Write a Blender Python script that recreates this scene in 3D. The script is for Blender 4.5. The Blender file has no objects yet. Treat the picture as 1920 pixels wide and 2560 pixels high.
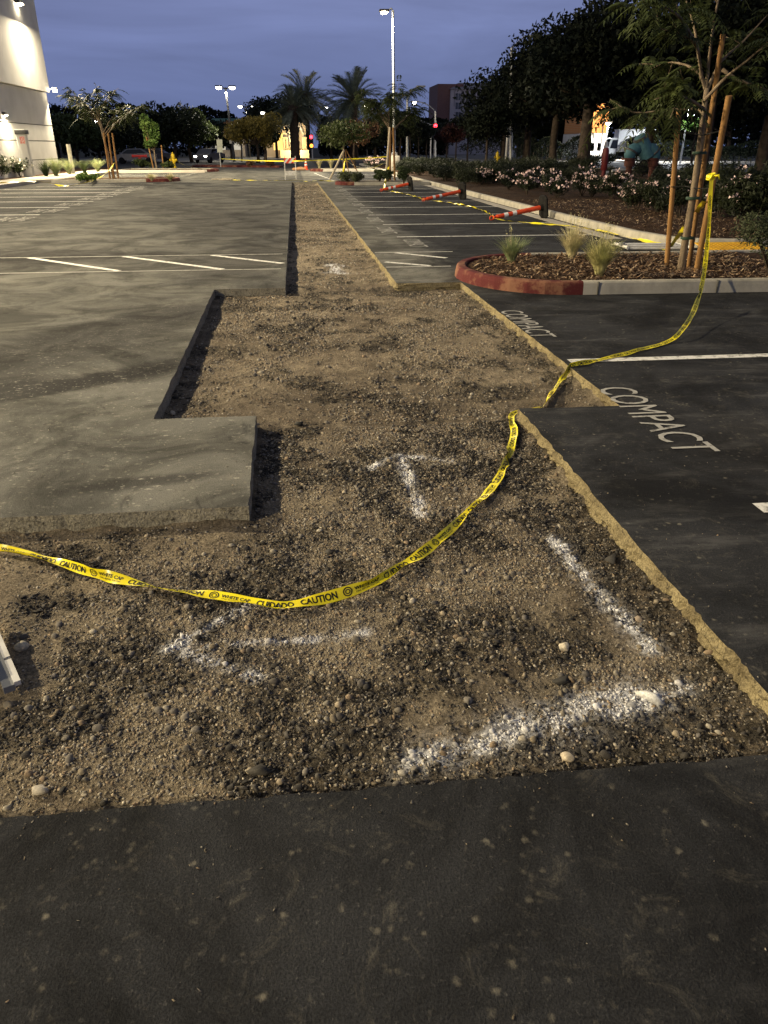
import bpy, bmesh, math, random
import numpy as np
from mathutils import Vector, Matrix, geometry
from math import radians as rad, sin, cos, pi

# ------------------------------------------------------------------ camera, sky, exposure
scene = bpy.context.scene
COL = scene.collection
S, F, CX, CY, H = 1920/1659, 1850.0, 960.0, 1280.0, 1.6
_down = np.array([0, F/913.0, 1.0]); _down /= np.linalg.norm(_down)
_vp = np.array([(734-CX)/F, (367-CY)/F, 1.0]); _vp /= np.linalg.norm(_vp)
_fwd = _vp - _down*np.dot(_vp, _down); _fwd /= np.linalg.norm(_fwd)
RC = np.stack([np.cross(_down, _fwd), _fwd, -_down])
cam_d = bpy.data.cameras.new('camera'); cam = bpy.data.objects.new('camera', cam_d); COL.objects.link(cam)
M = RC @ np.diag([1, -1, -1])
cam.matrix_world = Matrix([[*M[0], 0], [*M[1], 0], [*M[2], H], [0, 0, 0, 1]])
cam_d.sensor_fit = 'AUTO'; cam_d.sensor_width = 36; cam_d.lens = F/2560*36
cam_d.clip_start = 0.05; cam_d.clip_end = 3000
scene.camera = cam

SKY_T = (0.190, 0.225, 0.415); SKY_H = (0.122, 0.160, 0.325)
world = bpy.data.worlds.new('World'); scene.world = world; world.use_nodes = True
wn = world.node_tree; wn.nodes.clear()
def build_sky():
    N, L = wn.nodes.new, wn.links.new
    out = N('ShaderNodeOutputWorld'); bg = N('ShaderNodeBackground'); tc = N('ShaderNodeTexCoord')
    sky = N('ShaderNodeTexSky'); sky.sky_type = 'NISHITA'; sky.sun_disc = False
    sky.sun_elevation = rad(-3); sky.sun_rotation = rad(200); sky.air_density = 1.2; sky.dust_density = 0.6; sky.ozone_density = 3
    mp = N('ShaderNodeMapping'); mp.inputs['Scale'].default_value = (1.1, 1.1, 6.5)
    nz = N('ShaderNodeTexNoise'); nz.inputs['Scale'].default_value = 2.2; nz.inputs['Detail'].default_value = 5; nz.inputs['Roughness'].default_value = 0.55; nz.inputs['Distortion'].default_value = 0.6
    L(tc.outputs['Generated'], mp.inputs[0]); L(mp.outputs[0], nz.inputs['Vector'])
    sx = N('ShaderNodeSeparateXYZ'); L(tc.outputs['Generated'], sx.inputs[0])
    mr = N('ShaderNodeMapRange'); mr.inputs['From Min'].default_value = 0.0; mr.inputs['From Max'].default_value = 0.24
    L(sx.outputs['Z'], mr.inputs['Value'])
    g = N('ShaderNodeMix'); g.data_type = 'RGBA'; g.inputs['A'].default_value = (*SKY_H, 1); g.inputs['B'].default_value = (*SKY_T, 1)
    L(mr.outputs[0], g.inputs['Factor'])
    cr = N('ShaderNodeMapRange'); cr.inputs['From Min'].default_value = 0.32; cr.inputs['From Max'].default_value = 0.68
    cr.inputs['To Min'].default_value = 0.80; cr.inputs['To Max'].default_value = 1.16
    L(nz.outputs['Fac'], cr.inputs['Value'])
    sc = N('ShaderNodeMix'); sc.data_type = 'RGBA'; sc.blend_type = 'MULTIPLY'; sc.inputs['Factor'].default_value = 1
    L(g.outputs['Result'], sc.inputs['A']); L(cr.outputs[0], sc.inputs['B'])
    ad = N('ShaderNodeMix'); ad.data_type = 'RGBA'; ad.blend_type = 'ADD'; ad.inputs['Factor'].default_value = 0.12
    L(sc.outputs['Result'], ad.inputs['A']); L(sky.outputs[0], ad.inputs['B'])
    # grey overcast added above the frame, unseen, to neutralise the shadow tint
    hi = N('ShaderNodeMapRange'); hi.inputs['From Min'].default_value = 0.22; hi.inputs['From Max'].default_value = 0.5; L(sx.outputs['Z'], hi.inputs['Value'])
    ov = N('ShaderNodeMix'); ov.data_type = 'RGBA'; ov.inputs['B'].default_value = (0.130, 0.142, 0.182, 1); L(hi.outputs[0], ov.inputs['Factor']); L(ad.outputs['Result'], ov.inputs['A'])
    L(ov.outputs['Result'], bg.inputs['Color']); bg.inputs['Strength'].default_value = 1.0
    L(bg.outputs[0], out.inputs[0])
build_sky()
scene.view_settings.view_transform = 'Standard'; scene.view_settings.look = 'None'
scene.view_settings.exposure = 0.15; scene.view_settings.gamma = 1.0
scene.render.engine = 'CYCLES'
scene.cycles.use_denoising = True
scene.cycles.max_bounces = 5; scene.cycles.diffuse_bounces = 3; scene.cycles.glossy_bounces = 2
scene.cycles.transparent_max_bounces = 4; scene.cycles.sample_clamp_indirect = 4.0

# ------------------------------------------------------------------ helpers
def ray(px, py):
    return RC @ np.array([(px*S-CX)/F, (py*S-CY)/F, 1.0])
def P(px, py, z=0.0):                      # where a line of sight meets a level surface
    r = ray(px, py); t = (z-H)/r[2]; return Vector((r[0]*t, r[1]*t, z))
def AT(px, py, Y):                         # a point at a known distance
    r = ray(px, py); t = Y/r[1]; return Vector((r[0]*t, Y, H+r[2]*t))
def ppm(Y): return F/S/Y*0.95               # picture units per metre, roughly, at distance Y

def tag(o, label=None, cat=None, group=None, kind=None):
    if label: o['label'] = label
    if cat: o['category'] = cat
    if group: o['group'] = group
    if kind: o['kind'] = kind
    return o
def thing(name, label, cat, loc=(0, 0, 0), rotz=0.0, group=None):
    o = bpy.data.objects.new(name, None); COL.objects.link(o); o.empty_display_size = 0.2
    o.location = loc; o.rotation_euler = (0, 0, rotz)
    return tag(o, label, cat, group)
def kids(o): return [c for c in bpy.data.objects if c.parent == o]
def copy_tree(o, parent=None):
    c = o.copy(); COL.objects.link(c); c.parent = parent
    for ch in kids(o): copy_tree(ch, c)
    return c
def dup(o, loc, rotz=0.0, label=None, group=None, scale=None):
    c = copy_tree(o); c.location = loc; c.rotation_euler = (0, 0, rotz)
    if scale is not None: c.scale = (scale,)*3 if isinstance(scale, (int, float)) else scale
    if label: c['label'] = label
    if group: c['group'] = group
    return c

def raw_mesh(name, V, Fc, mats, parent=None, smooth=False, cols=None, midx=None):
    """V (n,3); Fc: (m,k) array or list of tuples"""
    me = bpy.data.meshes.new(name)
    V = np.asarray(V, np.float32)
    if isinstance(Fc, np.ndarray):
        m, k = Fc.shape
        me.vertices.add(len(V)); me.vertices.foreach_set('co', V.ravel())
        me.loops.add(m*k); me.loops.foreach_set('vertex_index', Fc.astype(np.int32).ravel())
        me.polygons.add(m); me.polygons.foreach_set('loop_start', np.arange(0, m*k, k, dtype=np.int32))
        me.polygons.foreach_set('loop_total', np.full(m, k, np.int32))
        me.update(calc_edges=True)
    else:
        me.from_pydata([tuple(v) for v in V.tolist()], [], [tuple(f) for f in Fc])
    if not isinstance(mats, (list, tuple)): mats = [mats]
    for mm in mats: me.materials.append(mm)
    if midx is not None: me.polygons.foreach_set('material_index', np.asarray(midx, np.int32))
    if smooth: me.polygons.foreach_set('use_smooth', np.ones(len(me.polygons), bool))
    if cols is not None:
        at = me.attributes.new('col', 'FLOAT_COLOR', 'POINT')
        c4 = np.ones((len(V), 4), np.float32); c4[:, :3] = cols
        at.data.foreach_set('color', c4.ravel())
    me.validate(verbose=False)
    o = bpy.data.objects.new(name, me); COL.objects.link(o)
    if parent is not None: o.parent = parent
    return o

class MB:
    def __init__(s): s.v = []; s.f = []
    def add(s, vs, fs):
        n = len(s.v); s.v += [tuple(v) for v in vs]; s.f += [tuple(i+n for i in f) for f in fs]; return s
    def box(s, c, d, rz=0.0, ry=0.0, rx=0.0, bev=0.0):
        dx, dy, dz = d[0]/2, d[1]/2, d[2]/2
        m = Matrix.Translation(c) @ Matrix.Rotation(rz, 4, 'Z') @ Matrix.Rotation(ry, 4, 'Y') @ Matrix.Rotation(rx, 4, 'X')
        if bev <= 0:
            vs = [m @ Vector((x*dx, y*dy, z*dz)) for z in (-1, 1) for y in (-1, 1) for x in (-1, 1)]
            return s.add(vs, [(0, 2, 3, 1), (4, 5, 7, 6), (0, 1, 5, 4), (2, 6, 7, 3), (0, 4, 6, 2), (1, 3, 7, 5)])
        bm = bmesh.new(); bmesh.ops.create_cube(bm, size=1.0)
        for v in bm.verts: v.co = Vector((v.co.x*d[0], v.co.y*d[1], v.co.z*d[2]))
        bmesh.ops.bevel(bm, geom=bm.edges[:], offset=bev, segments=2, affect='EDGES', profile=0.6)
        bm.verts.index_update()
        s.add([m @ v.co for v in bm.verts], [[v.index for v in f.verts] for f in bm.faces]); bm.free(); return s
    def tube(s, pts, r, n=8, cap=True):
        pts = [Vector(p) for p in pts]; k = len(pts)
        rs = [r]*k if isinstance(r, (int, float)) else list(r)
        base = len(s.v); up = Vector((0, 0, 1)); side = None
        for i, p in enumerate(pts):
            t = (pts[min(i+1, k-1)]-pts[max(i-1, 0)]).normalized()
            if side is None: side = t.cross(up) if abs(t.dot(up)) < 0.95 else t.cross(Vector((0, 1, 0)))
            side = (side - t*side.dot(t)).normalized(); b = t.cross(side)
            for j in range(n):
                a = 2*pi*j/n; s.v.append(tuple(p+(side*cos(a)+b*sin(a))*rs[i]))
        for i in range(k-1):
            for j in range(n):
                a, b_ = base+i*n+j, base+i*n+(j+1) % n
                s.f.append((a, a+n, b_+n, b_))
        if cap:
            s.f.append(tuple(base+j for j in range(n))); s.f.append(tuple(base+(k-1)*n+j for j in reversed(range(n))))
        return s
    def lathe(s, prof, c=(0, 0, 0), n=16, axis=None):
        """prof [(r,h)...]; axis: direction (default z)"""
        c = Vector(c); q = Vector((0, 0, 1)).rotation_difference(Vector(axis).normalized()) if axis else None
        base = len(s.v)
        for r, h in prof:
            for j in range(n):
                a = 2*pi*j/n; v = Vector((r*cos(a), r*sin(a), h))
                if q: v = q @ v
                s.v.append(tuple(c+v))
        for i in range(len(prof)-1):
            for j in range(n):
                a, b = base+i*n+j, base+i*n+(j+1) % n
                s.f.append((a, b, b+n, a+n))
        s.f.append(tuple(base+j for j in reversed(range(n)))); s.f.append(tuple(base+(len(prof)-1)*n+j for j in range(n)))
        return s
    def prism(s, poly, z0, z1):
        n = len(poly); base = len(s.v)
        for z in (z0, z1): s.v += [(p[0], p[1], z) for p in poly]
        for i in range(n): j = (i+1) % n; s.f.append((base+i, base+j, base+n+j, base+n+i))
        tri = geometry.tessellate_polygon([[Vector((p[0], p[1], 0)) for p in poly]])
        for t in tri:
            a, b, c = [Vector((*poly[i][:2], 0)) for i in t]
            t = t if (b-a).cross(c-a).z > 0 else t[::-1]
            s.f.append(tuple(base+n+i for i in t)); s.f.append(tuple(base+i for i in t[::-1]))
        return s
    def torus(s, c, R, r, axis, n=20, m=6):
        q = Vector((0, 0, 1)).rotation_difference(Vector(axis).normalized()); c = Vector(c); base = len(s.v)
        for i in range(n):
            a = 2*pi*i/n
            for j in range(m):
                b = 2*pi*j/m; s.v.append(tuple(c+q @ Vector(((R+r*cos(b))*cos(a), (R+r*cos(b))*sin(a), r*sin(b)))))
        for i in range(n):
            for j in range(m):
                s.f.append((base+i*m+j, base+((i+1) % n)*m+j, base+((i+1) % n)*m+(j+1) % m, base+i*m+(j+1) % m))
        return s
    def build(s, name, mat, parent=None, smooth=False, autosm=False):
        o = raw_mesh(name, np.array(s.v, np.float32).reshape(-1, 3), s.f, mat, parent, smooth)
        if autosm:
            bm = bmesh.new(); bm.from_mesh(o.data)
            for f in bm.faces: f.smooth = True
            for e in bm.edges:
                if len(e.link_faces) == 2 and e.calc_face_angle(0) > rad(38): e.smooth = False
            bm.to_mesh(o.data); bm.free()
        return o

# numpy value noise
def _hash(ix, iy, seed):
    n = (ix.astype(np.int64)*374761393 + iy.astype(np.int64)*668265263 + seed*974711) & 0x7fffffff
    n = ((n ^ (n >> 13))*1274126177) & 0x7fffffff
    return ((n ^ (n >> 16)) & 0xffff)/65535.0
def vnoise(x, y, sc, seed=0):
    x = np.asarray(x)*sc; y = np.asarray(y)*sc
    ix, iy = np.floor(x), np.floor(y); fx, fy = x-ix, y-iy
    fx = fx*fx*(3-2*fx); fy = fy*fy*(3-2*fy)
    a = _hash(ix, iy, seed); b = _hash(ix+1, iy, seed); c = _hash(ix, iy+1, seed); d = _hash(ix+1, iy+1, seed)
    return (a*(1-fx)+b*fx)*(1-fy)+(c*(1-fx)+d*fx)*fy
def fbm(x, y, sc, seed=0, o=4):
    t = 0; a = 0.5; n = 0
    for i in range(o): t = t+a*vnoise(x, y, sc*2**i, seed+i*17); n += a; a *= 0.55
    return t/n
def sstep(a, b, x):
    t = np.clip((x-a)/(b-a), 0, 1); return t*t*(3-2*t)

# ------------------------------------------------------------------ materials
class NT:
    def __init__(s, name):
        s.m = bpy.data.materials.new(name); s.m.use_nodes = True; s.t = s.m.node_tree
        s.b = s.t.nodes['Principled BSDF']; s.pos = None
    def n(s, t, **kw):
        x = s.t.nodes.new(t)
        for k, v in kw.items(): setattr(x, k, v)
        return x
    def l(s, a, b): s.t.links.new(a, b)
    def P(s, obj=False):
        if obj: return s.n('ShaderNodeTexCoord').outputs['Object']
        if s.pos is None: s.pos = s.n('ShaderNodeNewGeometry').outputs['Position']
        return s.pos
    def noise(s, scale, detail=3, rough=0.55, vec=None, stretch=None, rotz=0, obj=False, dist=0):
        v = vec or s.P(obj)
        if stretch:
            mp = s.n('ShaderNodeMapping'); mp.inputs['Scale'].default_value = stretch; mp.inputs['Rotation'].default_value = (0, 0, rotz)
            s.l(v, mp.inputs[0]); v = mp.outputs[0]
        x = s.n('ShaderNodeTexNoise'); x.inputs['Scale'].default_value = scale; x.inputs['Detail'].default_value = detail
        x.inputs['Roughness'].default_value = rough; x.inputs['Distortion'].default_value = dist; s.l(v, x.inputs['Vector']); return x.outputs['Fac']
    def vor(s, scale, rnd=1.0):
        x = s.n('ShaderNodeTexVoronoi'); x.inputs['Scale'].default_value = scale; x.inputs['Randomness'].default_value = rnd; s.l(s.P(), x.inputs['Vector']); return x
    def rng(s, v, a, b, c=0.0, d=1.0, smooth=True):
        x = s.n('ShaderNodeMapRange'); x.interpolation_type = 'SMOOTHSTEP' if smooth else 'LINEAR'
        for nme, q in zip(('From Min', 'From Max', 'To Min', 'To Max'), (a, b, c, d)): x.inputs[nme].default_value = q
        s.l(v, x.inputs['Value']); return x.outputs[0]
    def math(s, op, a, b=None):
        x = s.n('ShaderNodeMath', operation=op)
        for i, q in enumerate((a, b)):
            if q is None: continue
            if isinstance(q, (int, float)): x.inputs[i].default_value = q
            else: s.l(q, x.inputs[i])
        return x.outputs[0]
    def mix(s, f, a, b, mode='MIX'):
        x = s.n('ShaderNodeMix', data_type='RGBA', blend_type=mode)
        for i, q in (('Factor', f), ('A', a), ('B', b)):
            if isinstance(q, (int, float)): x.inputs[i].default_value = q
            elif isinstance(q, tuple): x.inputs[i].default_value = (*q, 1)
            else: s.l(q, x.inputs[i])
        return x.outputs['Result']
    def bump(s, h, strength=0.3, dist=0.01):
        x = s.n('ShaderNodeBump'); x.inputs['Strength'].default_value = strength; x.inputs['Distance'].default_value = dist
        s.l(h, x.inputs['Height']); s.l(x.outputs[0], s.b.inputs['Normal'])
    def col(s, c):
        if isinstance(c, tuple): s.b.inputs['Base Color'].default_value = (*c, 1)
        else: s.l(c, s.b.inputs['Base Color'])
        return s
    def r(s, v, spec=0.4, metal=0.0):
        if isinstance(v, (int, float)): s.b.inputs['Roughness'].default_value = v
        else: s.l(v, s.b.inputs['Roughness'])
        s.b.inputs['Specular IOR Level'].default_value = spec; s.b.inputs['Metallic'].default_value = metal; return s

def mottled(name, c1, c2, scale=6, rough=0.8, spec=0.3, bump=0.0, bscale=60, metal=0.0, obj=True, stretch=None, lo=0.35, hi=0.65):
    t = NT(name); f = t.rng(t.noise(scale, 4, obj=obj, stretch=stretch), lo, hi)
    t.col(t.mix(f, c1, c2)).r(rough, spec, metal)
    if bump: t.bump(t.noise(bscale, 3, obj=obj), bump, 0.01)
    return t.m
def emit(name, c, s):
    t = NT(name); t.col((0.02, 0.02, 0.02)); t.b.inputs['Emission Color'].default_value = (*c, 1); t.b.inputs['Emission Strength'].default_value = s
    return t.m
def leafmat(name, c1, c2, scale=0.9, fine=9, trans=0.25):
    t = NT(name); a = t.rng(t.noise(scale, 3), 0.35, 0.65); b = t.rng(t.noise(fine, 2), 0.3, 0.7, 0.65, 1.3)
    c = t.mix(1.0, t.mix(a, c1, c2), b, 'MULTIPLY'); t.col(c).r(0.6, 0.25)
    tr = t.n('ShaderNodeBsdfTranslucent'); t.l(c, tr.inputs[0]); mx = t.n('ShaderNodeMixShader'); mx.inputs[0].default_value = trans
    t.l(t.b.outputs[0], mx.inputs[1]); t.l(tr.outputs[0], mx.inputs[2]); t.l(mx.outputs[0], t.t.nodes['Material Output'].inputs[0])
    return t.m

DARK_PATCHES = [(-4.9, 13.0, 2.9, 1.5, 5, .85), (-1.9, 7.2, 0.8, 2.6, -28, .75), (-2.2, 5.4, 1.9, .28, 28, .85), (-1.4, 5.9, .9, .22, 40, .8), (-.95, 12.5, .9, 3.2, -12, .6), (-.9, 3.72, .55, .12, 10, .75), (-1.6, 19, 1.6, 5, 5, .6), (-4.5, 26, 1.2, 7, 20, .6), (-2.6, 33, 2.2, 3, -10, .5), (2.9, 3.9, .9, .5, 20, .5)]
def asphalt_mat():
    t = NT('asphalt'); sp = t.n('ShaderNodeSeparateXYZ'); t.l(t.P(), sp.inputs[0]); X, Y = sp.outputs['X'], sp.outputs['Y']
    big = t.noise(0.55, 5, 0.6, dist=0.4); med = t.noise(2.3, 5, 0.62); fine = t.noise(55, 3, 0.7)
    jit = t.math('MULTIPLY', t.math('SUBTRACT', med, 0.5), 1.3)
    Xj = t.math('ADD', X, jit)
    left = t.math('MULTIPLY', t.rng(Xj, 0.1, 0.7, 1, 0), t.rng(Y, 2.0, 3.0))
    left = t.math('MULTIPLY', left, t.rng(X, -7.4, -5.4, 0.35, 1.0)); left = t.math('MULTIPLY', left, t.rng(Y, 4.8, 15.0, 1.0, 0.52))
    rs = t.math('MULTIPLY', t.math('MULTIPLY', t.rng(Xj, 1.7, 2.5, 1, 0), t.rng(X, 0.3, 0.5)), t.rng(Y, 8.6, 10.2))
    D = t.math('MAXIMUM', left, rs)
    # dry dust tracked over the aisle, in swept streaks
    sw = t.noise(0.75, 6, 0.62, stretch=(1.5, 0.62, 1), rotz=rad(-30), dist=0.5); sw2 = t.noise(1.3, 4, 0.6, stretch=(0.35, 2.6, 1), rotz=rad(8))
    d1 = t.math('MULTIPLY', D, t.rng(big, 0.30, 0.64, 0.62, 1.0))
    c = t.mix(d1, (0.0215, 0.0222, 0.0240), (0.126, 0.124, 0.109))
    c = t.mix(t.math('MULTIPLY', D, t.rng(med, 0.4, 0.75, 0, 0.45)), c, (0.145, 0.139, 0.115))
    # tyre tracks and dark streaks
    c = t.mix(t.rng(sw, 0.56, 0.78, 0, 0.30), c, (0.024, 0.023, 0.022))
    c = t.mix(t.math('MULTIPLY', D, t.rng(sw2, 0.56, 0.74, 0, 0.45)), c, (0.04, 0.038, 0.035))
    sw3 = t.noise(3.2, 6, 0.7, stretch=(0.9, 0.45, 1), rotz=rad(-35), dist=1.5); c = t.mix(t.math('MULTIPLY', D, t.rng(sw3, 0.58, 0.66, 0, 0.55)), c, (0.03, 0.029, 0.028))
    # tyre marks and other dark patches, each with its own place and shape
    for sx_, sy_, ax, ay, an, st in DARK_PATCHES:
        mp = t.n('ShaderNodeMapping', vector_type='TEXTURE'); mp.inputs['Location'].default_value = (sx_, sy_, 0); mp.inputs['Rotation'].default_value = (0, 0, rad(an)); mp.inputs['Scale'].default_value = (ax, ay, 1); t.l(t.P(), mp.inputs[0])
        vl = t.n('ShaderNodeVectorMath', operation='LENGTH'); t.l(mp.outputs[0], vl.inputs[0]); e_ = t.math('ADD', vl.outputs['Value'], t.math('MULTIPLY', t.math('SUBTRACT', t.noise(1.6, 6, 0.68, dist=0.8), 0.5), 1.7))
        c = t.mix(t.rng(e_, 0.45, 1.10, st, 0), c, (0.026, 0.025, 0.024))
    # stones showing in the surface
    c = t.mix(t.rng(fine, 0.58, 0.74, 0, 0.30), c, (0.13, 0.126, 0.115))
    gr = t.noise(170, 3, 0.8); c = t.mix(1.0, c, t.rng(gr, 0.30, 0.70, 0.62, 1.4), 'MULTIPLY')
    # pale grit and mud specks on the dusty slabs
    vs = t.vor(26); sp_ = t.math('MULTIPLY', t.rng(t.math('ADD', vs.outputs['Distance'], t.math('MULTIPLY', t.math('SUBTRACT', t.noise(60, 3, .7), .5), .5)), 0.02, 0.28, 1, 0), t.rng(t.noise(5.5, 4, 0.75), 0.40, 0.56))
    sp_ = t.math('MULTIPLY', sp_, t.rng(Y, 7.5, 4.9, 0.5, 1.15)); sp_ = t.math('MAXIMUM', sp_, t.math('MULTIPLY', t.rng(t.noise(9, 6, .8, stretch=(.8, 1.6, 1)), .60, .68, 0, .8), t.rng(Y, 9.0, 4.6, 0.3, 1.0)))
    c = t.mix(t.math('MULTIPLY', t.math('MULTIPLY', sp_, D), 0.85), c, (0.27, 0.26, 0.215))
    mp3 = t.n('ShaderNodeMapping'); mp3.inputs['Scale'].default_value = (.55, 1.3, 1); t.l(t.P(), mp3.inputs[0]); v3 = t.n('ShaderNodeTexVoronoi'); v3.inputs['Scale'].default_value = 15; t.l(mp3.outputs[0], v3.inputs['Vector'])
    f3 = t.math('MULTIPLY', t.rng(t.math('ADD', v3.outputs['Distance'], t.math('MULTIPLY', t.math('SUBTRACT', t.noise(70, 4, .75), .5), .75)), -.02, .24, 1, 0), t.math('MULTIPLY', t.rng(t.noise(3.7, 4, .7), .42, .56), t.rng(Y, 8.5, 4.8, .25, 1.0)))
    c = t.mix(t.math('MULTIPLY', t.math('MULTIPLY', f3, D), .9), c, (.33, .315, .26))
    dk = t.noise(7, 5, .75, stretch=(.6, 1.8, 1), rotz=.4); c = t.mix(t.math('MULTIPLY', D, t.rng(dk, .64, .70, 0, .7)), c, (.03, .029, .027))
    # splashes of dried mud, thickest beside the dig
    near = t.math('MULTIPLY', t.rng(Y, 6.5, 3.0), 1.0)
    dd = lambda v, k: t.math('ADD', v.outputs['Distance'], t.math('MULTIPLY', t.math('SUBTRACT', t.noise(48, 3, 0.7), 0.5), k))
    v1 = t.vor(13); m1 = t.math('MULTIPLY', t.rng(dd(v1, 0.45), 0.0, 0.20, 1, 0), t.rng(t.noise(4.3, 4, 0.7), 0.47, 0.60))
    v2 = t.vor(24); m2 = t.math('MULTIPLY', t.rng(dd(v2, 0.5), 0.0, 0.30, 0.9, 0), t.rng(t.noise(2.6, 5, 0.75), 0.49, 0.64))
    sm = t.rng(t.noise(5, 6, 0.8, dist=1.6), 0.53, 0.76, 0, 0.42)
    m = t.math('MULTIPLY', t.math('MAXIMUM', t.math('MAXIMUM', m1, m2), sm), t.rng(Y, 12.0, 5.0, 0.25, 1.0))
    c = t.mix(t.math('MULTIPLY', m, 0.70), c, (0.22, 0.20, 0.155))
    # worn-off sealer by the near right slab
    ws = t.noise(2.0, 6, 0.75, stretch=(0.5, 2.2, 1), rotz=rad(14))
    c = t.mix(t.math('MULTIPLY', t.rng(ws, 0.50, 0.70, 0, 0.7), t.rng(X, 0.2, 1.6)), c, (0.068, 0.067, 0.066))
    big2 = t.noise(1.1, 6, 0.7, dist=0.8); c = t.mix(1.0, c, t.rng(big2, 0.34, 0.64, 0.55, 1.6), 'MULTIPLY')
    t.col(c).r(t.rng(med, 0.3, 0.7, 0.82, 0.97), 0.10)
    hh = t.math('ADD', t.math('MULTIPLY', fine, 0.8), t.math('MULTIPLY', gr, 0.8))
    t.bump(hh, 0.8, 0.006)
    return t.m
def cut_mat(name, c1, c2):
    t = NT(name); a = t.noise(5, 5, 0.65); f = t.noise(38, 4, 0.7)
    c = t.mix(t.rng(a, 0.36, 0.66), c1, c2); f2 = t.noise(16, 5, 0.75, dist=1.0); c = t.mix(t.rng(f, 0.54, 0.66, 0, 0.7), c, (0.06, 0.05, 0.04)); c = t.mix(t.rng(f2, 0.60, 0.68, 0, 0.85), c, (0.045, 0.04, 0.035)); c = t.mix(1.0, c, t.rng(t.noise(110, 3, 0.7), 0.3, 0.7, 0.65, 1.3), 'MULTIPLY')
    t.col(c).r(0.95, 0.1); t.bump(t.math('ADD', f, f2), 1.0, 0.025); return t.m
def soil_mat():
    t = NT('soil'); at = t.n('ShaderNodeAttribute', attribute_name='col')
    f = t.noise(90, 4, 0.7); c = t.mix(1.0, at.outputs['Color'], t.rng(f, 0.28, 0.72, 0.45, 1.5), 'MULTIPLY')
    t.col(c).r(0.96, 0.1); t.bump(t.math('ADD', f, t.noise(260, 3, 0.8)), 1.0, 0.014); return t.m
def vcol_mat(name, rough=0.85, spec=0.25):
    t = NT(name); at = t.n('ShaderNodeAttribute', attribute_name='col'); f = t.noise(120, 3)
    t.col(t.mix(1.0, at.outputs['Color'], t.rng(f, 0.25, 0.75, 0.75, 1.25), 'MULTIPLY')).r(rough, spec); return t.m
def mulch_mat():
    t = NT('mulch'); a = t.noise(45, 5, 0.75, stretch=(1, 2.2, 1)); b = t.noise(3, 3)
    c = t.mix(t.rng(a, 0.38, 0.66), (0.020, 0.012, 0.008), (0.13, 0.075, 0.042))
    c = t.mix(t.rng(a, 0.62, 0.72, 0, 0.8), c, (0.26, 0.17, 0.10)); c = t.mix(1.0, c, t.rng(b, 0.3, 0.7, 0.7, 1.2), 'MULTIPLY')
    t.col(c).r(0.95, 0.1); t.bump(a, 1.0, 0.03); return t.m
def concrete(name, c1, c2, sc=3.0):
    t = NT(name); a = t.noise(sc, 5, 0.65); f = t.noise(70, 3)
    c = t.mix(t.rng(a, 0.35, 0.68), c1, c2); c = t.mix(t.rng(f, 0.6, 0.75, 0, 0.3), c, (0.18, 0.17, 0.15))
    t.col(c).r(0.9, 0.2); t.bump(f, 0.3, 0.005); return t.m
def worn_paint(name, c, under, amount=0.5, sc=14):
    t = NT(name); a = t.noise(sc, 5, 0.7); b = t.noise(90, 2)
    f = t.math('MULTIPLY', t.rng(a, amount, amount+0.16), 0.75); f = t.math('MAXIMUM', f, t.rng(b, 0.62, 0.72, 0, 0.5))
    t.col(t.mix(f, c, under)).r(0.85, 0.12); return t.m

M_ASPH = asphalt_mat(); M_SOIL = soil_mat(); M_VCOL = vcol_mat('stone')
M_CUTL = cut_mat('saw_cut', (0.27, 0.25, 0.195), (0.36, 0.33, 0.255)); M_CUTR = cut_mat('broken_edge', (0.33, 0.275, 0.155), (0.19, 0.155, 0.09))
M_MULCH = mulch_mat(); M_CURB = concrete('kerb_concrete', (0.44, 0.41, 0.34), (0.30, 0.285, 0.24)); M_WALK = concrete('walk_concrete', (0.48, 0.44, 0.37), (0.38, 0.35, 0.30), 0.8)
M_RED = worn_paint('red_kerb_paint', (0.095, 0.022, 0.022), (0.24, 0.125, 0.075), 0.46, 3)
M_LINE = worn_paint('line_paint', (0.74, 0.73, 0.68), (0.12, 0.115, 0.10), 0.49); M_LINEW = worn_paint('line_paint_worn', (0.50, 0.49, 0.45), (0.12, 0.115, 0.10), 0.52)
M_TAPE = mottled('tape_yellow', (0.92, 0.80, 0.012), (0.82, 0.68, 0.015), 7, 0.3, 0.5, obj=False); M_INK = NT('tape_ink').col((0.012, 0.012, 0.012)).r(0.5, 0.3).m
M_WHITE = mottled('white_plastic', (0.72, 0.71, 0.67), (0.58, 0.56, 0.51), 9, 0.45, 0.4); M_STEEL = mottled('galvanised', (0.42, 0.43, 0.43), (0.30, 0.30, 0.30), 8, 0.45, 0.5, metal=0.5)
M_DARKMETAL = mottled('dark_metal', (0.035, 0.036, 0.038), (0.06, 0.06, 0.06), 6, 0.5, 0.4)
M_ORANGE = mottled('orange_plastic', (0.78, 0.085, 0.018), (0.62, 0.06, 0.015), 7, 0.45, 0.4); M_RUBBER = mottled('rubber', (0.011, 0.011, 0.011), (0.02, 0.019, 0.018), 12, 0.9, 0.1)
M_REFL = NT('reflective_white').col((0.80, 0.78, 0.74)).r(0.3, 0.5).m
M_BARK = mottled('bark', (0.13, 0.098, 0.068), (0.23, 0.18, 0.125), 5, 0.95, 0.1, 0.8, 25, stretch=(4, 4, 0.6)); M_STAKE = mottled('stake_wood', (0.30, 0.165, 0.06), (0.20, 0.105, 0.038), 4, 0.8, 0.2, 0.3, 30, stretch=(6, 6, 0.5))
M_DBARK = mottled('dark_bark', (0.035, 0.027, 0.02), (0.06, 0.046, 0.036), 5, 0.95, 0.1, 0.8, 20)
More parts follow.
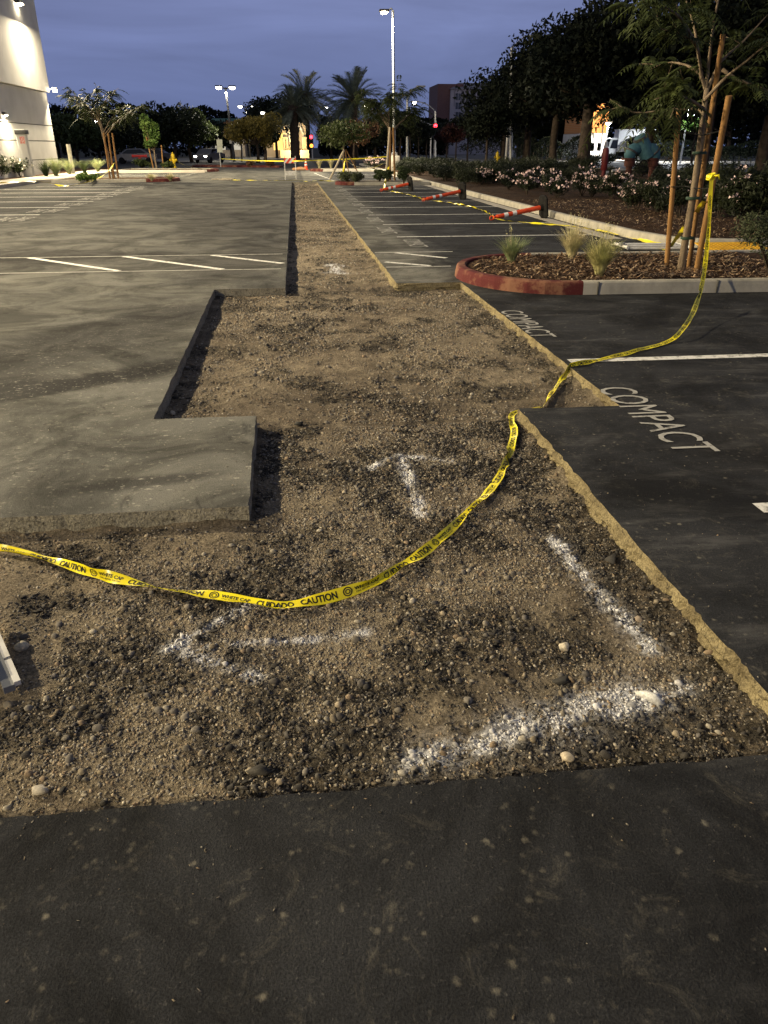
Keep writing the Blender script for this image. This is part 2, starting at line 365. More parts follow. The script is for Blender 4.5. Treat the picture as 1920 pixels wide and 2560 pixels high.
# ------------------------------------------------------------------ ground, parking lot, trench
rng = np.random.default_rng(7); random.seed(7)
ZT = -0.09
def struct(o): o['kind'] = 'structure'; return o
M_GROUND = mottled('bare_earth', (0.05, 0.045, 0.03), (0.035, 0.04, 0.022), 0.3, 0.95, 0.1, obj=False)
struct(MB().prism([(-900, -300), (900, -300), (900, 1500), (-900, 1500)], -0.6, -0.25).build('ground', M_GROUND))

def line_pts(a, b):
    a, b = np.array(a, float), np.array(b, float); out = [a]; p = a; L = np.linalg.norm(b-a); d = (b-a)/L; s = 0
    while True:
        s += max(0.02, 0.012*abs(p[1]))
        if s >= L-0.01: break
        p = a+d*s; out.append(p)
    return out
HOLE = [(-5, 1.52), (1.452, 1.50), (1.435, 4.71), (2.15, 4.69), (2.10, 9.905), (1.255, 9.92), (1.08, 41), (-0.182, 41), (-0.19, 9.72), (-1.072, 9.715), (-0.997, 4.757), (-0.334, 4.75), (-0.308, 3.355), (-5, 3.37)]
def asphalt():
    pts, nrm, right = [], [], []
    for i in range(len(HOLE)):
        a, b = HOLE[i], HOLE[(i+1) % len(HOLE)]
        l = line_pts(a, b); d = np.array(b)-np.array(a); d /= np.linalg.norm(d); n = (-d[1], d[0])
        r = 1 if i in (1, 2, 3, 4, 5) else 0
        for p in l: pts.append(p); nrm.append(n); right.append(r)
    pts = np.array(pts); nrm = np.array(nrm); right = np.array(right); n = len(pts)
    s = np.concatenate([[0], np.cumsum(np.linalg.norm(np.diff(pts, axis=0), axis=1))])
    wob = (fbm(s, s*0, 9, 3, 4)-0.5); wob2 = vnoise(s, s*0, 2.2, 5)
    chip = -sstep(.60, .72, vnoise(s, s*0, 11, 19)*.6+vnoise(s, s*0, 37, 21)*.4)*np.where(right, .010, .006)
    wob = wob+chip/np.where(right, .012, .008)
    top = pts+nrm*(wob*np.where(right, 0.012, 0.008))[:, None]
    rows = [0, -0.018, -0.036, -0.054, -0.072, -0.092, -0.17]
    outer = [(-70, -14), (22, -14), (22, 150), (-70, 150)]
    V = [(x, y, 0) for x, y in outer]+[(x, y, 0) for x, y in top]
    tri = geometry.tessellate_polygon([[Vector(v) for v in V[:4]], [Vector(v) for v in V[4:]]])
    Fc, mi = [], []
    for t in tri:
        a, b, c = [Vector(V[i]) for i in t]
        Fc.append(tuple(t) if (b-a).cross(c-a).z > 0 else tuple(t[::-1])); mi.append(0)
    base = len(V)
    for k, z in enumerate(rows):
        q = -z
        jr = (fbm(s, s*0+z*70, 26, 11, 4)-0.42)*0.040*min(1, q/0.02)+(fbm(s, s*0+z*20, 7, 13, 3)-.4)*.05*min(1, q/.06)+q*0.25*wob2
        jl = (fbm(s, s*0+z*30, 16, 23, 3)-0.5)*0.008+q*0.06
        off = np.where(right, jr, jl) if k else np.zeros(n)
        pp = top+nrm*off[:, None]; V += [(x, y, z) for x, y in pp]
    for k in range(len(rows)-1):
        for i in range(n):
            j = (i+1) % n; a = base+k*n
            Fc.append((a+i, a+n+i, a+n+j, a+j)); mi.append(2 if right[i] else 1)
    return struct(raw_mesh('parking_lot', V, Fc, [M_ASPH, M_CUTL, M_CUTR], midx=mi))
asphalt()

# sprayed marks: (start, end, width) on the trench floor
def seg(a, b, w, d): return (P(*a, ZT)[:2], P(*b, ZT)[:2], w, d)
PAINT = [seg((865, 985), (910, 1112), .028, 1.0), seg((862, 983), (800, 1012), .026, .8), seg((865, 983), (970, 997), .028, .95),
         seg((362, 1408), (640, 1380), .020, .46), seg((640, 1380), (790, 1362), .022, .62), seg((360, 1408), (450, 1358), .022, .95), seg((450, 1358), (530, 1312), .022, .62), seg((400, 1415), (555, 1460), .024, .66),
         seg((1195, 1168), (1405, 1400), .031, .95), seg((905, 1640), (1120, 1578), .046, .95), seg((1110, 1580), (1400, 1500), .052, 1.15), seg((1390, 1503), (1475, 1482), .03, .75),
         seg((722, 572), (728, 588), .06, .85), seg((708, 573), (742, 574), .045, .6), seg((712, 588), (745, 590), .06, .8)]
def paint(x, y):
    m = np.zeros_like(x)
    for a, b, w, d in PAINT:
        ax, ay = a; bx, by = b; L2 = (bx-ax)**2+(by-ay)**2
        t = np.clip(((x-ax)*(bx-ax)+(y-ay)*(by-ay))/L2, 0, 1)
        dist = np.hypot(x-(ax+t*(bx-ax)), y-(ay+t*(by-ay)))
        m = np.maximum(m, 1.22*d*(.8*np.exp(-(dist/w)**2)+.2*np.exp(-(dist/(w*2.1))**2)))
    return m*(.45+.9*sstep(.3, .65, fbm(x, y, 14, 77, 3)))
def crumb(x, y):     # where black asphalt crumbs lie thick
    a = fbm(x, y, 2.6, 31, 4); b = fbm(x*1.0, y*0.7, 7, 57, 3)
    e = np.exp(-np.abs(x-1.30)/0.16)*(y < 4.7)+np.exp(-np.abs(x-2.02)/0.14)*(y > 4.7)*(y < 9.9)*0.8+np.exp(-np.abs(x+0.22)/0.12)*(y > 3.4)*(y < 4.75)*0.8
    e = e+np.exp(-((x-0.75)**2+((y-1.72)*2.2)**2)/0.12)*0.8+np.exp(-((x+0.1)**2+((y-1.63)*3)**2)/0.05)*0.9+np.exp(-((x-1.15)**2+((y-1.75)*2)**2)/0.06)
    return np.clip(sstep(0.46, 0.62, a*0.65+b*0.35+0.20*e), 0, 1)
def soil_h(x, y):
    h = (fbm(x, y, 1.1, 41, 3)-0.5)*0.035+(fbm(x, y, 6, 43, 4)-0.5)*0.022
    h = h+(fbm(x, y, 22, 47, 3)-0.5)*0.020*(0.5+crumb(x, y))
    wr = np.where(y < 4.72, 1.435, np.where(y < 9.9, 2.13, 1.245-(y-9.92)*.0056)); wl = np.where(y < 3.35, -9, np.where(y < 4.75, -.33, np.where(y < 9.72, -1.04, -.19)))
    h = h+(np.exp(-np.clip(wr-x, 0, 9)/.07)*.05+np.exp(-np.clip(x-wl, 0, 9)/.05)*.022)*np.clip(fbm(x, y, 9, 49, 3)*1.8-.35, 0, 1.2)
    return ZT+h
def soil():
    xs = np.concatenate([np.arange(-5.1, -2.2, 0.08), np.arange(-2.2, 2.26, 0.0165)])
    ys = [1.42]
    while ys[-1] < 41.1: ys.append(ys[-1]+max(0.0125, 0.0062*ys[-1]))
    X, Y = np.meshgrid(xs, np.array(ys)); h = soil_h(X, Y)
    edge = sstep(1.42, 1.6, Y); h = h-0.01*(1-edge)
    n1 = fbm(X, Y, 0.8, 61, 4); n2 = fbm(X, Y, 9, 67, 4); n3 = vnoise(X, Y, 60, 71); cr = crumb(X, Y)
    tan = np.array([0.315, 0.262, 0.186]); brn = np.array([0.165, 0.134, 0.098]); blk = np.array([0.034, 0.031, 0.027])
    f = sstep(0.35, 0.65, n1*0.55+n2*0.45)[..., None]; c = brn*(1-f)+tan*f
    c = c*(0.72+0.56*n3)[..., None]
    cf = (cr*sstep(0.25, 0.7, n2*0.5+n3*0.5)*0.95)[..., None]; c = c*(1-cf)+blk*cf
    p = np.clip(paint(X, Y)*1.5*sstep(0.25, 0.70, n3*0.75+n2*0.3), 0, 1)[..., None]
    c = c*(1-p)+np.array([0.76, 0.76, 0.78])*p
    ny, nx = X.shape; idx = np.arange(nx*ny).reshape(ny, nx)
    Fc = np.stack([idx[:-1, :-1], idx[:-1, 1:], idx[1:, 1:], idx[1:, :-1]], -1).reshape(-1, 4)
    V = np.stack([X, Y, h], -1).reshape(-1, 3)
    return struct(raw_mesh('trench_floor', V, Fc, M_SOIL, smooth=True, cols=c.reshape(-1, 3)))
soil()

def ico(sub):
    bm = bmesh.new(); bmesh.ops.create_icosphere(bm, subdivisions=sub, radius=1); v = np.array([q.co[:] for q in bm.verts]); f = np.array([[q.index for q in t.verts] for t in bm.faces]); bm.free(); return v, f
ICO1, ICO2, ICO3 = ico(1), ico(2), ico(3)
def hull(n, seed, ell=(1, 1, 1)):
    g = np.random.default_rng(seed); p = g.normal(size=(n, 3)); p /= np.linalg.norm(p, axis=1)[:, None]; p *= g.uniform(.7, 1.1, (n, 1))*np.array(ell)
    bm = bmesh.new(); vs = [bm.verts.new(q) for q in p]; r = bmesh.ops.convex_hull(bm, input=vs); bmesh.ops.delete(bm, geom=[e for e in r['geom_interior'] if isinstance(e, bmesh.types.BMVert)], context='VERTS') if r['geom_interior'] else None
    bmesh.ops.triangulate(bm, faces=bm.faces[:]); bm.verts.index_update(); bm.verts.ensure_lookup_table(); v = np.array([q.co[:] for q in bm.verts]); f = np.array([[q.index for q in t.verts] for t in bm.faces]); bm.free(); return v, f
HULL = hull(9, 5, (1.2, .9, .6))
def in_hole(x, y, m=0.0):
    r = np.zeros(x.shape, bool)
    for a, b, c, d in ((-5, 1.45, 1.52, 3.36), (-.31, 1.435, 3.3, 4.73), (-1.02, 2.12, 4.77, 9.75), (-.19, 1.22, 9.7, 41)):
        r |= (x > a+m) & (x < b-m) & (y > c+m) & (y < d-m)
    return r
def rot_rand(n):
    q = rng.normal(size=(n, 4)); q /= np.linalg.norm(q, axis=1)[:, None]; w, x, y, z = q.T
    return np.stack([np.stack([1-2*(y*y+z*z), 2*(x*y-z*w), 2*(x*z+y*w)], -1), np.stack([2*(x*y+z*w), 1-2*(x*x+z*z), 2*(y*z-x*w)], -1), np.stack([2*(x*z-y*w), 2*(y*z+x*w), 1-2*(x*x+y*y)], -1)], 1)
def stones(name, pos, size, cols, base, flat=0.65, jit=0.18, smooth=True, sink=0.35, sharp=False):
    v, f = base; n = len(pos)
    sc = np.stack([size*rng.uniform(.75, 1.25, n), size*rng.uniform(.7, 1.1, n), size*rng.uniform(.5, .9, n)*(0.8 if sharp else 1)], -1)
    W = v[None]*(1+rng.normal(0, jit, (n, len(v), 1)))*sc[:, None, :]
    W = np.einsum('nij,nkj->nki', rot_rand(n), W); W[..., 2] *= flat
    W = W+pos[:, None, :]; W[..., 2] += (size*(0.5-sink))[:, None]
    Fc = (f[None]+(np.arange(n)*len(v))[:, None, None]).reshape(-1, 3)
    c = np.repeat(cols, len(v), 0)
    o = raw_mesh(name, W.reshape(-1, 3), Fc, M_VCOL, smooth=smooth, cols=c); o['kind'] = 'stuff'; return o
def scatter(n, x0, x1, y0, y1, dens=None):
    x = rng.uniform(x0, x1, n); y = rng.uniform(y0, y1, n); k = in_hole(x, y, 0.015)
    if dens is not None: k &= rng.uniform(size=n) < dens(x, y)
    x, y = x[k], y[k]; return x, y, np.stack([x, y, soil_h(x, y)], -1)
PAL = np.array([[0.42, 0.35, 0.25], [0.33, 0.29, 0.23], [0.24, 0.215, 0.18], [0.36, 0.27, 0.18], [0.50, 0.45, 0.36], [0.20, 0.18, 0.16], [0.29, 0.24, 0.165]])
def stone_cols(x, y, dark=0.5):
    n = len(x); c = PAL[rng.integers(0, len(PAL), n)]*rng.uniform(.45, .95, (n, 1)); cr = crumb(x, y)
    k = rng.uniform(size=n) < cr*dark; c[k] = np.array([0.042, 0.038, 0.033])*rng.uniform(.6, 1.7, (k.sum(), 1))
    p = np.clip(paint(x, y)*1.1, 0, 1)*(rng.uniform(size=n) < np.clip(paint(x, y)*1.1, 0, .85)); p = (p*rng.uniform(.35, .95, n))[:, None]
    return c*(1-p)+np.array([0.82, 0.82, 0.84])*p
den = lambda x, y: np.clip(0.16+1.25*sstep(0.40, 0.68, fbm(x, y, 1.7, 83, 4))+0.35*crumb(x, y)+0.5*paint(x, y), 0, 1)
cs, ps, ss = [], [], []
for n, y0, y1, x0, x1, s0, s1 in ((60000, 1.5, 3.4, -2.0, 1.46, .0025, .0072), (26000, 3.3, 4.8, -.4, 1.5, .003, .008), (30000, 4.7, 9.8, -1.1, 2.2, .006, .011), (11000, 9.7, 24, -.2, 1.3, .010, .018), (6000, 24, 41, -.2, 1.2, .016, .028), (3500, 1.5, 3.4, -5, -2, .006, .012)):
    x, y, p = scatter(n, x0, x1, y0, y1, den); ps.append(p); ss.append(s0+(s1-s0)*rng.uniform(size=len(x))**1.8); cs.append(stone_cols(x, y, .5))
o = stones('gravel', np.concatenate(ps), np.concatenate(ss), np.concatenate(cs), ICO1, jit=.22, smooth=False); tag(o, 'fine grey and tan gravel loose over the trench floor', 'gravel')
cs, ps, ss = [], [], []
for n, y0, y1, x0, x1, s0, s1 in ((3800, 1.5, 3.4, -2.0, 1.46, .004, .017), (1900, 3.3, 4.8, -.4, 1.5, .0045, .017), (2200, 4.7, 9.8, -1.1, 2.2, .010, .024)):
    x, y, p = scatter(n, x0, x1, y0, y1, den); ps.append(p); ss.append(s0+(s1-s0)*rng.uniform(size=len(x))**3); cs.append(stone_cols(x, y, .4)*.82)
o = stones('pebbles', np.concatenate(ps), np.concatenate(ss), np.concatenate(cs), ICO2, jit=.05, flat=.75, sink=.3); tag(o, 'rounded tan pebbles scattered through the trench gravel', 'pebbles')
cs, ps, ss = [], [], []
for n, y0, y1, x0, x1, s0, s1 in ((16000, 1.5, 3.4, -2.0, 1.46, .004, .013), (8000, 3.3, 4.8, -.4, 1.5, .0045, .013), (9000, 4.7, 9.8, -1.1, 2.2, .007, .016)):
    x, y, p = scatter(n, x0, x1, y0, y1, den); ps.append(p); ss.append(s0+(s1-s0)*rng.uniform(size=len(x))**3); cs.append(stone_cols(x, y, .6))
o = stones('crushed_stone', np.concatenate(ps), np.concatenate(ss), np.concatenate(cs), HULL, jit=.1, flat=.6, smooth=False, sink=.3); tag(o, 'small angular broken stone bedded in the trench dirt', 'crushed stone')
cs, ps, ss = [], [], []
for n, y0, y1, x0, x1, s0, s1 in ((20000, 1.5, 3.4, -2.0, 1.46, .0035, .019), (13000, 3.3, 4.8, -.4, 1.5, .004, .019), (16000, 4.7, 9.8, -1.1, 2.2, .006, .019)):
    x, y, p = scatter(n, x0, x1, y0, y1, lambda x, y: crumb(x, y)**1.3); ps.append(p); ss.append(s0+(s1-s0)*rng.uniform(size=len(x))**4)
    cs.append(np.clip(np.array([0.040, 0.036, 0.032])*rng.uniform(.5, 1.8, (len(x), 1)), 0, 1)*(1-0)+0.6*(np.clip(paint(x, y), 0, 1)**2)[:, None])
o = stones('asphalt_rubble', np.concatenate(ps), np.concatenate(ss), np.concatenate(cs), HULL, jit=.12, flat=.55, smooth=False, sink=.2, sharp=True); tag(o, 'black broken asphalt crumbs lying in patches along the trench edges', 'rubble')
# a few crumbs that lie on top of the pavement in front
gx = [rng.uniform(-1.6, 1.9, 120), rng.uniform(-1.6, 1.6, 260), 1.44+.9*rng.uniform(size=420)**2.5, -.34-1.6*rng.uniform(size=420)**1.5, 2.12+.7*rng.uniform(size=260)**2.5, -1.06-.9*rng.uniform(size=260)**2]; gy = [rng.uniform(.7, 1.5, 120), 1.5-.30*rng.uniform(size=260)**2.5, rng.uniform(1.5, 4.7, 420), rng.uniform(3.36, 4.75, 420), rng.uniform(4.7, 9.8, 260), rng.uniform(4.8, 9.7, 260)]
x, y = np.concatenate(gx), np.concatenate(gy); k = ~in_hole(x, y, -.012); x, y = x[k], y[k]; n_ = len(x); pp = np.stack([x, y, x*0+.001], -1)
o = stones('grit', pp, .0018+.0055*rng.uniform(size=n_)**4, PAL[rng.integers(0, 7, n_)]*rng.uniform(.2, .8, (n_, 1)), HULL, smooth=False); tag(o, 'loose grit and crumbs lying on the pavement along the cut edges', 'grit')

def rock(name, px, py, r, c, label, cat, flat=.7, jit=.12, z=ZT, base=ICO3, smooth=True, seed=1):
    g = np.random.default_rng(seed)
    hl = not smooth
    if hl: base = hull(10, seed, (1.15, .85, 1)); jit = 0
    v = base[0].copy(); d = v/np.linalg.norm(v, axis=1)[:, None]
    n = 0
    for k in range(5): a = g.normal(size=3); n = n+np.sin(d@a*2.2+g.uniform(0, 6))*jit*.6
    for k in range(7):
        a = g.normal(size=3); a /= np.linalg.norm(a); lim = g.uniform(.62, .9); q = d@a*(1+n); n = np.where(q > lim, n-(q-lim), n)
    if hl: d = base[0]; n = np.zeros(len(d))
    v = d*(1+n)[:, None]*np.array([r*1.2, r*.9, r*flat]); ang = g.uniform(0, 6); R = np.array([[cos(ang), -sin(ang), 0], [sin(ang), cos(ang), 0], [0, 0, 1]]); v = v@R.T
    p = P(px, py, z); v[:, 2] += float(soil_h(np.array([p.x]), np.array([p.y]))[0])+r*flat*.55; v[:, 0] += p.x; v[:, 1] += p.y
    o = raw_mesh(name, v, base[1], M_VCOL, smooth=smooth, cols=np.tile(np.array(c), (len(v), 1))); return tag(o, label, cat)
rock('rock', 48, 1402, .023, (.47, .42, .31), 'smooth round tan pebble beside the white board at the left edge', 'rock', .85, .03, seed=2)
rock('rock', 1408, 1510, .042, (.62, .62, .60), 'angular lump white with spray paint at the right end of the wide painted line', 'rock', .6, .14, smooth=False, seed=3)
rock('rock', 1225, 1640, .02, (.42, .36, .27), 'tan stone below the wide painted line near the dark pavement', 'rock', .7, seed=4)
rock('rock', 85, 1712, .02, (.44, .40, .33), 'lone pale stone near the foreground pavement at lower left', 'rock', .7, seed=5)
rock('rock', 1218, 1398, .02, (.45, .40, .31), 'upright pale stone left of the long straight painted line', 'rock', 1.0, seed=6)
rock('asphalt_chunk', 708, 1193, .032, (.045, .042, .038), 'black asphalt lump alone above the dip of the yellow tape', 'asphalt chunk', .75, .2, smooth=False, base=ICO2, seed=7)
rock('asphalt_chunk', 560, 1668, .04, (.05, .046, .04), 'broad flat dark asphalt chunk in rubble by the foreground pavement', 'asphalt chunk', .4, .2, smooth=False, base=ICO2, seed=8)
rock('asphalt_chunk', 945, 1152, .03, (.028, .027, .026), 'black asphalt lump just left of the rising yellow tape', 'asphalt chunk', .7, .2, smooth=False, base=ICO2, seed=9)
rock('asphalt_chunk', 1325, 1215, .06, (.04, .037, .033), 'large dark slab of broken asphalt against the right trench wall', 'asphalt chunk', .45, .2, smooth=False, base=ICO2, seed=10)
rock('asphalt_chunk', 262, 1262, .024, (.02, .02, .02), 'small black lump standing under the left run of the tape', 'asphalt chunk', 1.2, .2, smooth=False, base=ICO2, seed=11)
rock('asphalt_chunk', 1215, 1470, .04, (.032, .03, .027), 'dark flat chunk between the straight and the wide painted lines', 'asphalt chunk', .4, .2, smooth=False, base=ICO2, seed=12)
rock('asphalt_chunk', 650, 918, .04, (.03, .03, .028), 'dark crumbly lump in the shadow of the near left slab', 'asphalt chunk', .6, .2, smooth=False, base=ICO2, seed=13)

# ------------------------------------------------------------------ painted markings
def strip(mb, a, b, w, z=.004):
    a, b = Vector(a), Vector(b); d = (b-a).normalized(); n = Vector((-d.y, d.x))*w/2
    k = len(mb.v); mb.v += [(*(a+n), z), (*(a-n), z), (*(b-n), z), (*(b+n), z)]; mb.f.append((k, k+1, k+2, k+3))
mb = MB()
LY = [19.0-.98+2.63*i for i in range(8)]                     # 18.0, 20.6 ...
for i, y in enumerate([15.4]+LY): strip(mb, (1.95 if i < 2 else 1.85, y), (6.1, y), .095)
strip(mb, (2.19, 5.87), (12, 5.87), .105); strip(mb, (2.19, 3.06), (12, 3.06), .105); strip(mb, (2.19, .3), (12, .3), .105)
for i in range(6): strip(mb, (-6.4-.06*(5-i), 21.7+2.66*i), (-12.3, 21.7+2.66*i), .13)
strip(mb, (-6.8, 39.8), (-11.5, 39.8), .1); strip(mb, (-6.8, 37.5), (-11.5, 37.5), .1)
for i in range(3): strip(mb, (-6.5, 49+2.7*i), (-11.3, 49+2.7*i), .1)
for i in range(5): strip(mb, (-6.9, 19.0-2.66*i), (-12.3, 19.0-2.66*i), .1)
for i in range(4): strip(mb, (2.1, 44+2.7*i), (5.9, 44+2.7*i), .1)
struct(mb.build('stall_lines', M_LINE))
mb = MB()
for y in (11.35, 13.03): strip(mb, (-14, y), (-.27, y), .045); strip(mb, (1.27, y), (2.6 if y > 12 else 2.25, y), .055)
struct(mb.build('crossing_border_lines', M_LINEW))
mb = MB()
for x0 in (-6.0, -4.3, -2.83, -1.42): strip(mb, (x0, 13.0), (x0+1.72, 11.4) if x0 < -2 and x0 > -7 else ((-1.12, 11.4) if x0 == -2.83 else (-.25, 11.92)), .105)
strip(mb, (1.62, 12.98), (2.35, 12.25), .1); strip(mb, (1.32, 11.9), (1.95, 11.42), .1); strip(mb, (-8, 13), (-6.2, 11.4), .105)
struct(mb.build('crossing_hatching', M_LINE))
def text_mesh(s, size=1.0, xs=1.0, bold=0.0):
    c = bpy.data.curves.new('lettering', 'FONT'); c.body = s; c.size = size; c.offset = bold; c.resolution_u = 3
    o = bpy.data.objects.new('lettering', c); COL.objects.link(o); dg = bpy.context.evaluated_depsgraph_get(); dg.update()
    me = o.evaluated_get(dg).to_mesh(); me.calc_loop_triangles()
    v = np.array([q.co[:] for q in me.vertices]); f = [tuple(t.vertices) for t in me.loop_triangles]
    o.evaluated_get(dg).to_mesh_clear(); bpy.data.objects.remove(o); bpy.data.curves.remove(c)
    v[:, 0] -= v[:, 0].min(); v[:, 1] -= v[:, 1].min(); v[:, 0] *= xs; return v, f
CV, CF = text_mesh('COMPACT', 1.0, 1.0, 0)
def stencil(mb, origin, along, up, length, height):
    v = CV.copy(); v[:, 0] *= length/v[:, 0].max(); v[:, 1] *= height/v[:, 1].max(); a, u = np.array(along), np.array(up); o = np.array(origin)
    for_v = [(*(o+a*q[0]+u*q[1]), .005) for q in v]; mb.add(for_v, CF)
mb = MB()
stencil(mb, (2.13, 5.1), (0.0, -1), (1, .0), 1.30, .27); stencil(mb, (2.13, 7.98), (0.0, -1), (1, .0), 1.25, .24); stencil(mb, (2.13, 2.3), (0, -1), (1, 0), 1.42, .36)
yy = [15.4]+LY
for a, b in zip([12.75+1.5, *yy[:-1]], yy):
    stencil(mb, (1.72 if b > 16 else 1.98, a+2.0 if b > 16 else 14.9), (0, -1), (1, 0), 1.35 if b > 16 else 1.15, .33)
for i in range(-3, 6):
    y0 = 21.7+2.66*i+.72
    stencil(mb, (-6.98, y0), (0, 1), (-1, 0), 1.3, .33); stencil(mb, (-6.55, y0), (0, 1), (-1, 0), 1.3, .33)
for i in range(3): stencil(mb, (-6.6, 49.8+2.7*i), (0, 1), (-1, 0), 1.3, .33)
struct(mb.build('compact_stall_lettering', worn_paint('stencil_paint', (0.40, 0.39, 0.36), (0.06, .058, .055), 0.52, 20)))
mb = MB()
for i in range(7): strip(mb, (2.0-.1*i, 42.6+1.9*i), (1.95-.1*i, 43.7+1.9*i), .16)
struct(mb.build('far_stall_dashes', M_LINEW))

# ------------------------------------------------------------------ kerbs, islands, beds, walk, road
def offset_poly(poly, d):
    out = []; n = len(poly)
    for i in range(n):
        a, b, c = Vector(poly[i-1]), Vector(poly[i]), Vector(poly[(i+1) % n])
        n1 = (b-a).normalized(); n2 = (c-b).normalized(); n1 = Vector((-n1.y, n1.x)); n2 = Vector((-n2.y, n2.x)); m = (n1+n2).normalized()
        out.append(tuple(b+m*d/max(.5, m.dot(n1))))
    return out
def kerb(name, poly, w=.15, h=.15, red=None, closed=True, gap=2.6):
    """poly counter-clockwise; a rounded kerb section swept along it, scored every few metres"""
    inner = offset_poly(poly, w) if closed else None
    n = len(poly)
    sec = [(0, -.02), (.012, .6*h), (.022, h-.02), (.04, h-.004), (.06, h), (w-.02, h), (w, h-.012), (w, -.02)]
    V, Fc, mi = [], [], []
    for i in range(n):
        a = Vector(poly[i]); b = Vector(inner[i]); d = (b-a)/w
        for o_, z in sec: V.append((*(a+d*o_), z))
    k = len(sec)
    for i in range(n):
        j = (i+1) % n
        for s_ in range(k-1): Fc.append((i*k+s_, j*k+s_, j*k+s_+1, i*k+s_+1)); mi.append(1 if (red and red(*poly[i]) and red(*poly[j])) else 0)
    return struct(raw_mesh(name, V, Fc, [M_CURB, M_RED], midx=mi)), inner
def smooth_poly(pts, step=.25):
    out = []; n = len(pts)
    for i in range(n):
        a, b = Vector(pts[i]), Vector(pts[(i+1) % n]); L = (b-a).length; m = max(1, int(L/step))
        for q in range(m): out.append(tuple(a+(b-a)*q/m))
    return out
def nose(cx, cy, rx, ry, a0, a1, n=14): return [(cx+rx*cos(rad(a0+(a1-a0)*i/n)), cy+ry*sin(rad(a0+(a1-a0)*i/n))) for i in range(n+1)]
def mulch_bed(poly, z, name='mulch_bed', amp=.03, res=.09):
    xs = [p[0] for p in poly]; ys = [p[1] for p in poly]
    bm = bmesh.new(); vs = [bm.verts.new((*p, z)) for p in poly]
    tri = geometry.tessellate_polygon([[Vector((*p, 0)) for p in poly]])
    for t in tri:
        try: bm.faces.new([vs[i] for i in t])
        except ValueError: pass
    bmesh.ops.recalc_face_normals(bm, faces=bm.faces)
    for it in range(7):
        e = [q for q in bm.edges if q.calc_length() > res*max(1, (q.verts[0].co.y+q.verts[1].co.y)/2/11)*1.5]
        if not e or len(bm.verts) > 60000: break
        bmesh.ops.subdivide_edges(bm, edges=e, cuts=1); bmesh.ops.triangulate(bm, faces=bm.faces[:])
    co = np.array([v.co[:] for v in bm.verts]); dz = (fbm(co[:, 0], co[:, 1], 1.2, 91, 3)-.4)*amp*2+(fbm(co[:, 0], co[:, 1], 9, 93, 3)-.5)*amp
    for v, d in zip(bm.verts, dz):
        if not v.is_boundary: v.co.z += d
        if v.normal.z < 0: pass
    bm.normal_update()
    if sum(f.normal.z for f in bm.faces) < 0: bmesh.ops.reverse_faces(bm, faces=bm.faces[:])
    me = bpy.data.meshes.new(name); bm.to_mesh(me); bm.free(); me.materials.append(M_MULCH)
    o = bpy.data.objects.new(name, me); COL.objects.link(o); return struct(o)
def chips(name, poly_test, n, box, z, label):
    x = rng.uniform(box[0], box[1], n); y = rng.uniform(box[2], box[3], n); k = poly_test(x, y); x, y = x[k], y[k]; n = len(x)
    a = rng.uniform(0, 2*pi, n); L = rng.uniform(.012, .04, n); w = rng.uniform(.003, .009, n); t = rng.normal(0, .35, n)
    u = np.stack([np.cos(a), np.sin(a), t], -1)*L[:, None]; v = np.stack([-np.sin(a), np.cos(a), rng.normal(0, .3, n)], -1)*w[:, None]
    c = np.stack([x, y, z+.012+.03*rng.uniform(size=n)+(fbm(x, y, 1.2, 91, 3)-.4)*.06], -1)
    V = np.stack([c-u-v, c+u-v, c+u+v, c-u+v], 1).reshape(-1, 3); cc = np.array([[.30, .19, .11], [.12, .07, .04], [.42, .31, .20], [.06, .035, .022]])[rng.integers(0, 4, n)]*rng.uniform(.6, 1.1, (n, 1))
    o = raw_mesh(name, V, np.arange(4*n).reshape(n, 4), M_VCOL, cols=np.repeat(cc, 4, 0)); o['kind'] = 'stuff'; o['label'] = label; o['category'] = 'wood chips'; return o

ISL = smooth_poly([(8.4, 8.72), (8.4, 11.62)], 5)[:0]
pl = [(9.0, 8.74), (9.0, 11.62), (6.6, 11.62), (3.5, 11.62)]+nose(3.35, 10.23, 1.24, 1.39, 90, 270, 18)[1:-1]+[(3.38, 8.84), (6.0, 8.78)]
_, inn = kerb('island_kerb', pl, red=lambda x, y: x < 3.52)
mb = MB(); [mb.box((x_, 8.845-.0106*(x_-3.4)*1.9, .075), (.010, .05, .15)) for x_ in (3.56, 5.05)]; struct(mb.build('kerb_joint', M_DARKMETAL))
mulch_bed(inn, .115, res=.07)
chips('mulch_chips', lambda x, y: (x > 3.3) & (y > 9.0) & (y < 11.4) | (((x-3.35)/1.0)**2+((y-10.23)/1.1)**2 < 1), 7500, (2.3, 6.6, 9, 11.4), .115, 'loose brown bark chips on the near planting island')
bed = [(7.6, 12.95), (42, 12.95), (42, 43), (28.8, 46.4), (22, 65), (17, 80), (6.3, 80), (6.3, 58), (6.25, 40), (6.28, 28), (6.34, 18), (6.42, 14.6), (6.62, 13.6), (7.0, 13.12)]
_, inn = kerb('bed_kerb', bed); mulch_bed(inn, .11, amp=.05, res=.25)
chips('mulch_chips', lambda x, y: (x > 6.8) & (y > 13.4), 6000, (6.8, 10.5, 13.3, 24), .11, 'loose bark chips along the front of the long planting bed')
struct(MB().prism([(5.93, 14.6), (6.25, 14.6), (6.2, 28), (6.2, 40), (6.25, 57), (5.93, 57)], -.02, .006).build('gutter', M_WALK))
pl2 = [(6.2, 37.0), (6.2, 38.9), (2.7, 39.0)]+nose(2.6, 38.15, .75, .85, 90, 270, 8)[1:-1]+[(2.7, 37.3)]
_, inn = kerb('island_kerb', pl2, red=lambda x, y: x < 2.95); mulch_bed(inn, .11)
pl3 = [(6.2, 58.5), (6.2, 61.5), (1.9, 61.6)]+nose(1.9, 60, .8, 1.5, 90, 270, 6)[1:-1]+[(2.0, 58.5)]
